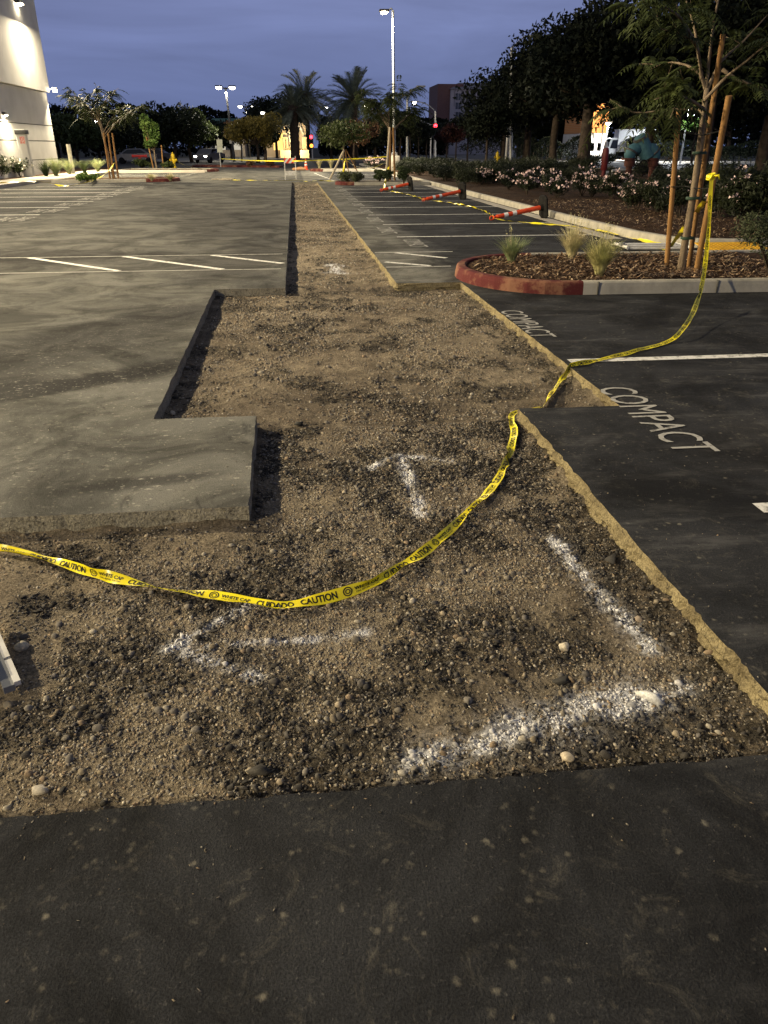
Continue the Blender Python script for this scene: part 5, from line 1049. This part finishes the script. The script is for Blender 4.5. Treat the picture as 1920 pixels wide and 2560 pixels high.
# trees on the far side of the avenue
for i, (px, Y, top, r, z0, lab) in enumerate(((1215, 118, 215, 8, 1.8, 'dark broad tree far across the avenue behind the hedge'), (1350, 112, 150, 8, 5.5, 'tall dark tree behind the white truck'), (1450, 104, 120, 7.5, 1.6, 'dark tree far across the avenue beside the bright green one'), (1570, 98, 90, 8.5, 1.2, 'dark tree far across the avenue at right'), (1690, 95, 60, 9, 1.2, 'dark tree far across the avenue at the right edge'), (1120, 140, 240, 6, 2.5, 'dark tree far off behind the signal post'))):
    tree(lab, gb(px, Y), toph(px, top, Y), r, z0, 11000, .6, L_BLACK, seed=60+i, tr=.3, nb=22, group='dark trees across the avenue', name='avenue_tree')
tree('small bright green tree lit by the lamp above it, across the avenue', gb(1497, 80, .1), toph(1497, 248, 80), 1.9, 2.4, 3500, .26, L_BRIGHT, seed=70, tr=.12, nb=12, name='lit_tree')
# far-off woods closing the view
def far_wood(px0, px1, Y, h, n, label, seed):
    g = np.random.default_rng(seed); a_, b_ = gb(px0, Y, 0), gb(px1, Y, 0); u = g.uniform(size=n); hh = h*(.55+.5*fbm(u*(b_.x-a_.x), u*0, .12, seed, 3)); z = hh*g.uniform(0, 1, n)**.8
    o = leaf_cloud('far_wood', np.stack([a_.x+(b_.x-a_.x)*u, Y+g.uniform(-3, 3, n), z], -1), .8, L_BLACK, None, .7, 0, g); tag(o, label, 'wood', kind='stuff')
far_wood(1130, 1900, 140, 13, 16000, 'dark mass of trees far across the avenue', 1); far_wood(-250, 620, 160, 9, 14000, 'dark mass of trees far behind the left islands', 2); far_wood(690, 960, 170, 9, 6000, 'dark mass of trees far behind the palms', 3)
# hedges across the avenue
def hedge(px0, px1, Y0, Y1, h, d, label, n=6000):
    a_, b_ = gb(px0, Y0, .1), gb(px1, Y1, .1); t = thing('hedge', label, 'hedge', tuple(a_)); v = b_-a_; g = np.random.default_rng(int(px0)); s_ = g.uniform(size=n); w = g.uniform(-.5, .5, n); z = g.uniform(.05, 1, n)**.7
    k = g.integers(0, 3, n); z = np.where(k == 0, 1, z); w = np.where(k == 1, -.5, w); hh = h*(.9+.2*np.sin(s_*v.length*.7))
    leaf_cloud('foliage', np.stack([v.x*s_, v.y*s_+w*d, hh*z], -1)+g.normal(0, .06, (n, 3)), .24, L_DARK, t); m_ = MB(); 
    for k in range(max(3, int(v.length/1.5))): q = v*((k+.5)/max(3, int(v.length/1.5))); m_.tube([(q.x, q.y, 0), (q.x, q.y, h*.8)], .05, 5)
    m_.build('stem', M_DBARK, t)
hedge(1112, 1268, 112, 89.5, 2.3, 2.2, 'long clipped dark hedge across the avenue left of the driveway'); hedge(1343, 1412, 87.5, 86.5, 2.4, 2.5, 'rounded dark hedge in front of the white truck', 3000); hedge(1425, 1690, 90, 88, 1.9, 2, 'low dark hedge across the avenue right of the teal valve', 5000)
def bush(label, loc, r, h, mat, n, leaf, seed, name='bush', group=None, asp=.5, droop=0.0):
    g = np.random.default_rng(seed); t = thing(name, label, 'bush', tuple(loc), 0, group); bl = []
    for i in range(11): a = g.uniform(0, 6.28); q = r*g.uniform(.1, .6); bl.append((q*cos(a), q*sin(a), h*g.uniform(.32, .68), min(r, h)*g.uniform(.34, .5)))
    c = blob_pts(bl, n, g, .3); c = c[c[:, 2] > .01]; leaf_cloud('foliage', c, leaf, mat, t, asp, droop, g)
    m_ = MB(); [m_.tube([(0, 0, -.04), (b_[0]*.6, b_[1]*.6, b_[2]*.6), b_[:3]], [.018, .012, .006], 4) for b_ in bl[:7]]; m_.build('stem', M_DBARK, t); return t, bl, g
bush('small clipped round bush beside the driveway across the avenue', gb(1282, 80, .1)+Vector((0, 0, 0)), 1.0, .9, L_DARK, 900, .2, 5); bush('small clipped round bush behind the white marker', gb(1314, 78, .1), 1.1, 1.0, L_DARK, 900, .2, 6)
# background trees, left and middle
for i, (px, Y, top, r, z0, mat, n, lab) in enumerate((
    (128, 108, 258, 5, 2.0, L_DARK, 4500, 'dark tree just past the building corner'), (165, 92, 246, 3.4, 1.8, L_MID, 4500, 'green tree with yellowish edge behind the left island tree'), (215, 104, 268, 5, 1.6, L_DARK, 4500, 'low dark tree behind the left island tree'), (300, 104, 262, 5.5, 1.8, L_DARK, 5000, 'dark tree between the left island tree and the bright young tree'),
    (378, 95, 234, 4.2, 2.2, L_DARK, 5000, 'dark tree right behind the bright young tree'), (412, 98, 236, 3.6, 2.2, L_MID, 4500, 'olive tree left of the tall twin lamp'), (452, 118, 262, 4.5, 2.0, L_DARK, 4500, 'dark low tree in front of the green roof'), (500, 112, 262, 4.2, 2.0, L_DARK, 4000, 'dark tree at the foot of the tall twin lamp'),
    (598, 128, 214, 6.5, 4, L_DARK, 6500, 'rounded dark tree above the gable left of the palms'), (572, 104, 280, 2.3, 1.8, L_DARK, 3500, 'dark tree between the yellowish tree and the arch'), (716, 118, 270, 2.9, 1.6, L_DARK, 4000, 'dark low tree between the two palms'), (735, 125, 262, 4.5, 1.8, L_DARK, 4500, 'dark tree under the left side of the right palm'), (810, 112, 268, 4.5, 1.8, L_DARK, 4500, 'dark tree right of the right palm trunk'), (862, 120, 255, 5, 2, L_DARK, 5000, 'dark tree behind the lamp pole'), (930, 135, 268, 5, 1.8, L_DARK, 4500, 'dark tree far behind the thin trunks'), (60, 115, 262, 5, 2.0, L_DARK, 3000, 'dark tree hidden behind the building end'))):
    tree(lab, gb(px, Y, 0), toph(px, top, Y), r, z0, n, .42, mat, seed=80+i, tr=.2, nb=18, group='background trees', name='background_tree', asp=.6)
tree('yellowish lamplit tree under the single lamps in front of the arch building', gb(556, 88, .1), toph(556, 238, 88), 3.5, 1.3, 6000, .30, L_AUT, seed=114, tr=.16, nb=26, small=.28, name='autumn_tree')
tree('thin brownish tree left of the yellowish lamplit tree', gb(522, 95, .1), toph(522, 262, 95), 2.6, 2.2, 1500, .26, L_RED, seed=111, tr=.12, nb=14, name='autumn_tree')
tree('reddish-tipped tree in front of the right palm trunk', gb(766, 66, .1), toph(766, 262, 66), 1.9, 1.6, 2400, .2, L_RED, seed=112, tr=.09, nb=10, small=.4, name='autumn_tree')
# palms
def palm(label, px, Y, pyc, R_, seed):
    cz = toph(px, pyc, Y); g = np.random.default_rng(seed); t = thing('palm_tree', label, 'palm tree', tuple(gb(px, Y, 0)), 0, 'two date palms')
    pr = [(.62+.05*(k % 2)-.012*k*.5, cz*k/15) for k in range(16)]; MB().lathe(pr, n=12).build('trunk', M_DBARK, t, autosm=True); MB().lathe([(.35, cz-1.1), (.85, cz-.4), (.75, cz+.3), (.2, cz+.8)], n=12).build('crown_base', M_DBARK, t, smooth=True)
    V, rach = [], MB()
    for k in range(78):
        a = g.uniform(0, 6.28); el = np.arcsin(g.uniform(-.62, .98)); L_ = R_*g.uniform(.85, 1.1); d = np.array([cos(a)*cos(el), sin(a)*cos(el), sin(el)]); s_ = np.linspace(0, 1, 26)
        c = d*L_*s_[:, None]; c[:, 2] -= (s_**2.2)*L_*(.20+.28*abs(cos(el))); c += np.array([0, 0, cz]); T = np.gradient(c, axis=0); T /= np.linalg.norm(T, axis=1)[:, None]; sd = np.cross(T, [0, 0, 1.0]); sd /= np.linalg.norm(sd, axis=1)[:, None]+1e-6; up = np.cross(sd, T)
        rach.tube([tuple(c[0]), tuple(c[9]), tuple(c[17]), tuple(c[25])], [.06, .04, .03, .012], 4, cap=False)
        for q in range(3, 26):
            ll = .95*sin(pi*min(1, .12+s_[q]*.86))**.6*R_/5
            for sg in (-1, 1):
                for rep in range(2):
                    tip = c[q]+(sd[q]*sg*.62+T[q]*.75+up[q]*g.uniform(.1, .4)-np.array([0, 0, .12]))*ll*g.uniform(.8, 1.1); w = T[q]*.05; b0 = c[q]+T[q]*rep*.09; V += [b0-w, b0+w, tip+w*.25, tip-w*.25]
    V = np.array(V); raw_mesh('fronds', V, np.arange(len(V)).reshape(-1, 4), L_PALM, t); rach.build('frond_ribs', L_PALM, t)
palm('left date palm, its trunk in front of the floodlit arch', 638, 112, 236, 3.7, 1); palm('right date palm standing clear against the sky left of the lamp pole', 765, 122, 218, 6.0, 2); 
palm('left date palm standing behind, its crown overlapping the front one', 664, 142, 212, 6.4, 3)

# feathery-leaved young trees with stakes
def feather_tree(label, base, limbs, nl, leafL, seed, tr=.05, crownmat=None, name='staked_tree', npair=9, lw=.30):
    """limbs: list of polylines local to the base; the first is the trunk. Long drooping compound leaves grow from the outer limbs."""
    g = np.random.default_rng(seed); t = thing(name, label, 'tree', tuple(base)); mb = MB(); tips = []
    for i, l in enumerate(limbs):
        q = spline(l, .12); n = len(q); r0 = tr if i == 0 else tr*.45; mb.tube(q, np.linspace(r0, r0*(.55 if i == 0 else .2), n), 8 if i == 0 else 5)
        if i > 0 or len(limbs) == 1:
            for k in range(n//3, n): tips.append((q[k], q[min(k+1, n-1)]-q[k-1]))
        for k in range(3 if i else 0):
            s0 = q[g.integers(n//3, n)]; d = (q[-1]-q[0]); d = d/np.linalg.norm(d)+g.normal(0, .55, 3); d[2] += .15; d /= np.linalg.norm(d); L_ = g.uniform(.3, .8)*max(.5, np.linalg.norm(q[-1]-q[0])*.5); e = np.array([s0+d*L_*u+np.array([0, 0, -.12*L_*u*u]) for u in np.linspace(0, 1, 6)]); mb.tube(e, np.linspace(tr*.16, tr*.07, 6), 4, cap=False)
            for u in range(1, 6): tips.append((e[u], d)); tips.append((e[u], d))
    mb.build('trunk', M_BARK, t, smooth=True); V = []
    for k in range(nl):
        p0, d0 = tips[g.integers(len(tips))]; d = d0/(np.linalg.norm(d0)+1e-6)*.5+g.normal(0, .7, 3); d[2] = d[2]*.5+.1; d /= np.linalg.norm(d); L_ = leafL*g.uniform(.65, 1.2); s_ = np.linspace(0, 1, npair+1)[1:]
        c = p0+d*L_*s_[:, None]; c[:, 2] -= .5*L_*s_**2; T = np.gradient(c, axis=0); T /= np.linalg.norm(T, axis=1)[:, None]; sd = np.cross(T, [0, 0, 1.0]); sd /= np.linalg.norm(sd, axis=1)[:, None]+1e-6
        for q in range(npair):
            ll = leafL*lw*(1-.5*abs(s_[q]-.45))*g.uniform(.8, 1.15); w = T[q]*ll*.17
            for sg in (-1, 1): m_ = c[q]+(sd[q]*sg*.8+T[q]*.35)*ll*.5-np.array([0, 0, .10*ll]); tip = c[q]+(sd[q]*sg*.8+T[q]*.45)*ll-np.array([0, 0, .42*ll]); V += [c[q], m_+w, tip, m_-w]
    V = np.array(V); raw_mesh('crown', V, np.arange(len(V)).reshape(-1, 4), crownmat or L_FEATH, t); return t
B = P(1472, 582, .1); Yb = B.y; loc = lambda px, py, dy=0: tuple(AT(px, py, Yb+dy)-B)
limbs = [[(0, 0, -.03), loc(1474, 560), loc(1500, 400), loc(1519, 250), loc(1527, 190)], [loc(1519, 250), loc(1505, 235, .2), loc(1440, 238, .3), loc(1370, 243, .4), loc(1318, 215, .5)], [loc(1527, 200), loc(1516, 165), loc(1505, 100, -.2), loc(1470, 75, -.3), loc(1420, 60, -.4)], [loc(1527, 195), loc(1560, 130, .2), loc(1600, 95, .3), loc(1660, 30, .4)], [loc(1519, 220), loc(1570, 165, -.3), loc(1615, 130, -.5), loc(1680, 70, -.7)], [loc(1516, 170), loc(1500, 60, .3), loc(1475, -20, .5), loc(1460, -80, .6)], [loc(1525, 190), loc(1540, 60, .2), loc(1560, -40, .3), loc(1575, -120, .3)], [loc(1516, 160), loc(1480, 140, .5), loc(1440, 135, .9), loc(1405, 150, 1.1)], [loc(1560, 150, .2), loc(1590, 170, .1), loc(1640, 190, 0), loc(1690, 215, 0)], [loc(1505, 100, -.2), loc(1470, 40, -.5), loc(1430, 10, -.8), loc(1400, -10, -1.0)], [loc(1519, 235), loc(1490, 215, -.4), loc(1450, 205, -.8), loc(1415, 215, -1.0)]]
feather_tree('young staked tree with drooping feathery leaves on the near red-kerbed island', B, limbs, 310, .34, 5, tr=.055, npair=8, lw=.36)
def stake(px0, py0, Y0, px1, py1, Y1, label, r=.034):
    a_, b_ = AT(px0, py0, Y0), AT(px1, py1, Y1); a_ = a_+(a_-b_).normalized()*.05; o = MB().tube([(0, 0, 0), tuple((b_-a_)*.5), tuple(b_-a_)], r, 12).build('stake', M_STAKE, autosm=True); o.location = a_; return tag(o, label, 'stake', 'wooden stakes round the island tree')
sb = P(1440, 573, .1); sc_ = P(1502, 587, .1); sm = P(1497, 578, .1)
stake(1440, 573, sb.y, 1469, 214, sb.y+.05, 'leftmost wooden stake, standing clear of the island tree trunk'); stake(1504, 588, sc_.y, 1575, 207, sc_.y-.4, 'right-hand leaning stake with the yellow tape knotted on it', .037); stake(1488, 575, sm.y, 1562, 74, sm.y-.1, 'tallest stake, tied right beside the island tree trunk', .032)
def tie(pts, label, r=.008):
    o = MB().tube(pts, r, 6).build('tree_tie', M_RUBBER); return tag(o, label, 'tree tie', 'black ties between stakes and trunk')
for y0, y1, lab in ((404, 408, 'lower black tie running from the left stake to the right stake'), (289, 283, 'upper black tie running from the left stake to the right stake')):
    dx = -8 if y0 > 350 else 8
    tie([AT(1450+ (0 if y0 > 350 else 13), y0, sb.y-.04), AT(1480, y0-2, sb.y-.15), AT(1502+(0 if y0 > 350 else 16), y0+3, Yb-.08), AT(1535 + (5 if y0 > 350 else 22), y1, sc_.y-.15)], lab)
for py, lab in ((428, 'middle green strap binding trunk and tall stake'), (514, 'lowest green strap binding trunk and tall stake'), (330, 'highest green strap binding trunk and tall stake')):
    c = (AT(1497+(428-py)*.14, py, Yb)); o = MB().lathe([(.088, -.016), (.09, 0), (.088, .016)], (0, 0, 0), 14).build('strap', mottled('green_strap', (.02, .05, .03), (.03, .06, .04), 4, .6), autosm=True); o.location = c; o.scale = (1.05, .75, 1); tag(o, lab, 'strap', 'green straps round the island trunk')
# left island young trees
def simple_limbs(h, spread, z0, n, g, lean=0):
    l = [[(0, 0, -.03), (lean*.3, 0, z0*.5), (lean*.6, 0, z0), (lean, .0, h*.72)]]
    for k in range(n): a = 6.28*k/n+g.uniform(-.4, .4); zz = z0+(h*.75-z0)*k/n; L_ = spread*g.uniform(.7, 1.1)*(1-.3*k/n); l.append([(lean*zz/h, 0, zz), (lean*zz/h+cos(a)*L_*.5, sin(a)*L_*.5, zz+.32*L_+.2), (lean*zz/h+cos(a)*L_, sin(a)*L_, min(h, zz+.55*L_+.3))])
    return l
g2 = np.random.default_rng(12)
B1 = P(246, 385, .13); h1 = AT(240, 188, B1.y).z-.1; feather_tree('young staked tree with wide drooping crown on the left island by the walkway', B1, simple_limbs(h1, 1.75, 1.9, 11, g2, -.35), 420, .50, 6, tr=.07, npair=8, crownmat=L_FEATHD)
for i, dx in enumerate((-.14, .05, .24)): o = MB().tube([(0, 0, 0), (.02, 0, 2.1)], .045, 8).build('stake', M_STAKE); o.location = B1+Vector((dx, -.25+.1*i, 0)); tag(o, ('left stake of the left island tree', 'middle stake of the left island tree', 'right stake of the left island tree')[i], 'stake', 'stakes of the left island tree')
B2 = P(338, 363, .13); h2 = AT(330, 238, B2.y).z; tree('slender bright green young tree lit warm on the far left island', B2, h2, 1.0, .8, 3200, .20, L_BRIGHT, M_BARK, seed=120, tr=.06, nb=22, name='young_tree', droop=.6)
for dx, lab in ((-.45, 'left leaning stake of the bright young tree'), (.3, 'right stake of the bright young tree')): o = MB().tube([(0, 0, 0), (-.35 if dx < 0 else .05, 0, 3.2 if dx < 0 else 1.6)], .05, 8).build('stake', M_STAKE); o.location = B2+Vector((dx+.25, -.2, 0)); tag(o, lab, 'stake', 'stakes of the bright young tree')
B3 = P(744, 387, .12); h3 = AT(742, 262, B3.y).z; tree('small staked tree with airy crown on the island by the trench end', B3, h3, 1.35, 1.6, 1700, .16, L_MID, M_BARK, seed=124, tr=.05, nb=9, small=.42, name='staked_tree', droop=.5)
for a_, b_, lab in (((-.75, 0), (.0, 0), 'pale leaning stake on the left of the small staked tree'), ((.25, .1), (.05, 0), 'upright stake of the small staked tree'), ((.85, .1), (.1, 0), 'thin leaning stake on the right of the small staked tree')): o = MB().tube([(0, 0, 0), (b_[0]-a_[0], 0, 1.35)], .05 if a_[0] < 0 else .025, 8).build('stake', M_BOARD if a_[0] < 0 else M_STAKE); o.location = B3+Vector((a_[0], a_[1]-.3, 0)); tag(o, lab, 'stake', 'stakes of the small staked tree')
B4 = P(838, 390, .12); h4 = AT(840, 186, B4.y).z-.1; feather_tree('taller staked tree with feathery top left of the lamp pole', B4, simple_limbs(h4, 1.5, 1.9, 12, g2, .05), 420, .55, 8, tr=.06, npair=7)
for a_, b_, lab, m_ in ((-.18, .05, 'pale leaning stake below the tall feathery tree near the bush', M_BOARD), (.05, .05, 'brown stake close to the tall feathery tree trunk', M_STAKE), (.28, .2, 'right stake of the tall feathery tree', M_STAKE)): o = MB().tube([(0, 0, 0), (b_-a_, 0.1, 2.3)], .05, 8).build('stake', m_); o.location = B4+Vector((a_, -.5, 0)); tag(o, lab, 'stake', 'stakes of the tall feathery tree')
# shrubs
for px, py, r, lab in ((820, 394, .36, 'left of two round clipped bushes by the staked tree'), (838, 395, .36, 'right of two round clipped bushes by the staked tree'), (872, 398, .46, 'round clipped bush alone by the kerb beside the lamp base')):
    b_ = P(px, py, .1); bush(lab, b_, r, r*1.9, L_BOX, 2600, .07, int(px), 'round_bush', 'round clipped bushes')
def flower_bush(label, loc, r, h, seed, nf=150, petals=M_PETAL, leaf=.10, n=2300, fs=.055):
    t, bl, g = bush(label, loc, r, h, L_DARK if petals is M_PETAL else L_BOX, n, leaf, seed, 'flowering_shrub', 'flowering shrubs', .3)
    nc = max(8, nf//7); cc = blob_pts(bl, nc*4, g, .97); cc = cc[(cc[:, 2] > h*.42)][:nc]; c = np.repeat(cc, 8, 0)+g.normal(0, .055, (len(cc)*8, 3))*np.array([1, 1, .6])
    leaf_cloud('flowers', c, fs*1.25, petals, t, .9, 0, g)['kind'] = 'stuff'; return t
FL = [(1040, 400, .45, .7), (1058, 392, .4, .6), (1098, 411, .50, .72), (1138, 420, .50, .80), (1160, 408, .45, .85), (1203, 430, .50, .75), (1188, 412, .45, .85), (1255, 424, .60, .95), (1276, 428, .5, .7), (1318, 433, .55, .85), (1344, 428, .45, .8), (1376, 458, .58, .72), (1360, 440, .4, .6), (1468, 472, .52, .95), (1420, 462, .45, .7), (1550, 476, .55, .9), (1590, 470, .5, .9)]
flb = ['leftmost small pink-flowered shrub in the bed', 'pink-flowered shrub low behind the leftmost one', 'pink-flowered shrub right of the farthest fallen post', 'wide pink-flowered shrub above the middle fallen post base', 'pink-flowered shrub standing behind the wide one', 'pink-flowered shrub with sparse low flowers above the bare mulch', 'pink-flowered shrub with flowers in a tall tuft', 'broad dome of pink flowers left of the dark red valve post', 'small pink-flowered shrub at the right foot of the broad dome', 'pink-flowered shrub just right of the dark red valve post', 'pink-flowered shrub under the teal valve', 'nearest full dome of pink flowers, close to the kerb right of centre', 'small pink-flowered shrub between the nearest dome and the valve post', 'dark shrub with few pink flowers behind the left stake', 'pink-flowered shrub right of the nearest dome', 'dark sparse-flowered shrub right of the tape', 'dark shrub with pale flowers behind the right stake']
for i, (px, py, r, h) in enumerate(FL): flower_bush(flb[i], P(px, py, .1), r*1.08, h*1.12, 200+i, 190 if i < 13 else 70)
flower_bush('tall leafy shrub with few pale flowers at the right edge of the bed', P(1622, 503, .1), .95, 1.45, 230, 50, n=4200, leaf=.12)
flower_bush('rounded shrub thick with pink flowers beyond the trench end left of the lamp base', P(808, 366, .1), .85, 1.0, 231, 300, n=1500)
flower_bush('white-flowered bush at the foot of the grey pillar, right side', P(45, 383, .13), .75, 1.15, 232, 260, M_PETALW, .12, 2000, .09); flower_bush('white-flowered bush at the left edge by the grey pillar', P(0, 386, .13), .8, 1.3, 233, 260, M_PETALW, .12, 2000, .09)
# low dark shrubs filling the bed: three forms, copied
protos = [bush('low dark shrub among the many filling the bed behind the pink flowers', (9, 30, .1), .75, .75, m_, 1500, .11, 300+i, 'bed_shrub', 'low shrubs filling the long bed', .3)[0] for i, m_ in enumerate((L_DARK, L_GREYDK, L_DARK))]
sp = []
for i in range(95):
    y = 19+40*random.random()**1.1; x = random.uniform(8.6, 17.5+(60-y)*.15)
    if y < 40 and x < 8.4+(40-y)*.03: continue
    if y < 26 and x < 10.6: continue
    if abs(x-bp.x*y/bp.y) < 2.4 and bp.y-9 < y < bp.y+2: continue
    sp.append((x, y))
for y in np.arange(34, 57, 1.6): sp.append((7.3+random.uniform(-.2, .9), y)); sp.append((8.7+random.uniform(-.4, .6), y+.6))
for i, (x, y) in enumerate(sp):
    if i < 3: o = protos[i]; o.location = (x, y, .1)
    else: o = dup(protos[i % 3], (x, y, .1), random.uniform(0, 6.28), scale=random.uniform(.75, 1.35))
for i, (px, py, lab) in enumerate(((748, 392, 'brown-green spreading plant at the foot of the small staked tree'), (771, 394, 'small tuft on the island right of the small staked tree'), (540, 360, 'low dry plant on the far red-kerbed island'), (585, 361, 'reddish dry plant at the right end of the far red-kerbed island'))): bush(lab, P(px, py, .12), .55 if i != 1 else .35, .5, (L_GREY, L_GREY, L_RED, L_RED)[i], 900, .1, 400+i, 'low_plant')
bush('large airy grey-green bush at the right end of the near island', P(1668, 604, .12), .62, .95, L_GREY, 6000, .05, 410, 'airy_bush', asp=.3)
# grasses
def grass(label, loc, n, h, spread, mat, seed, mat2=None, nh=0, group=None, w=.004, name='grass_tuft'):
    g = np.random.default_rng(seed); t = thing(name, label, 'grass', tuple(loc), 0, group)
    def blades(k, hh, spr, wd, curve):
        a = g.uniform(0, 6.28, k); tl = g.uniform(.05, 1, k)**.8*spr; L_ = hh*g.uniform(.55, 1.1, k); V = []; r0 = g.uniform(0, .05*hh/.5, k)
        s_ = np.linspace(0, 1, 6); ca, sa = np.cos(a), np.sin(a)
        rad_ = r0[:, None]+tl[:, None]*L_[:, None]*(s_*.6+curve*s_**2.5); z = L_[:, None]*(s_-.30*tl[:, None]*curve*s_**3)
        x, y = ca[:, None]*rad_, sa[:, None]*rad_; ww = wd*(1-.8*s_); px_, py_ = -sa[:, None]*ww, ca[:, None]*ww
        q = np.stack([np.stack([x-px_, y-py_, z], -1), np.stack([x+px_, y+py_, z], -1)], 2); idx = np.arange(k*12).reshape(k, 6, 2)
        return q.reshape(-1, 3), np.stack([idx[:, :-1, 0], idx[:, :-1, 1], idx[:, 1:, 1], idx[:, 1:, 0]], -1).reshape(-1, 4)
    v, f = blades(n, h, spread, w, .9); raw_mesh('blades', v, f, mat, t)
    if nh:
        v, f = blades(nh, h*1.35, spread*.55, w*.6, .35); o = raw_mesh('seed_stalks', v, f, mat2 or L_STRAW, t)
        tips = v.reshape(nh, 6, 2, 3)[:, 4:, :, :].mean(2); c = np.concatenate([tips[:, 0]*(1-u)+tips[:, 1]*u for u in np.linspace(0, 1, 7)]); leaf_cloud('seed_heads', c+g.normal(0, .006, c.shape), .022, mat2 or L_STRAW, t, .35, -1)['kind'] = 'stuff'
    return t
grass('left ornamental grass tuft with tall bare stalks at the island nose', P(1104, 571, .11), 420, .38, .62, L_BLADE, 1, nh=10, w=.006); grass('middle ornamental grass tuft at the back of the near island', P(1234, 560, .11), 620, .44, .55, L_STRAW, 2, nh=60, mat2=L_STRAW, w=.006); grass('right ornamental grass tuft, fullest and nearest the front kerb', P(1294, 597, .11), 720, .46, .55, L_YEL, 3, nh=60, w=.006)
for i, (px, py, n, h, m_, lab) in enumerate(((100, 381, 260, .85, L_BOX, 'dark green grassy clump nearest the grey pillar'), (122, 380, 420, .95, L_BLADE, 'large yellowish grass clump against the building wall'), (150, 376, 320, .85, L_BLADE, 'yellow-green grass clump left of the white post'), (183, 373, 300, .75, L_MID, 'green grass clump right of the white post'), (212, 371, 340, .8, L_BLADE, 'bright yellowish grass clump farthest right by the walkway'))): grass(lab, P(px, py, .14), n, h, .75, m_, 20+i, w=.012)
for px, py, lab in ((328, 391, 'left pale straw tuft on the left island'), (368, 391, 'right pale straw tuft near the red kerb of the left island')): grass(lab, P(px, py, .12), 420, .36, 1.0, L_STRAW, int(px), w=.008)
for px, py, lab in ((690, 364, 'left dry yellow tuft on the far red-kerbed island'), (715, 363, 'right dry yellow tuft on the far red-kerbed island')): grass(lab, P(px, py, .12), 240, .62, .4, L_STRAW, int(px), w=.014)
bush('low spreading green plant at the left of the left island', P(188, 390, .12), .95, .38, L_BRIGHT, 900, .12, 420, 'low_plant'); bush('low green plant under the red standpipe', P(305, 362, .13), 1.1, .65, L_MID, 1100, .14, 421, 'low_plant'); bush('low green plant left of the far hydrant', P(362, 363, .13), .8, .5, L_MID, 700, .14, 422, 'low_plant')
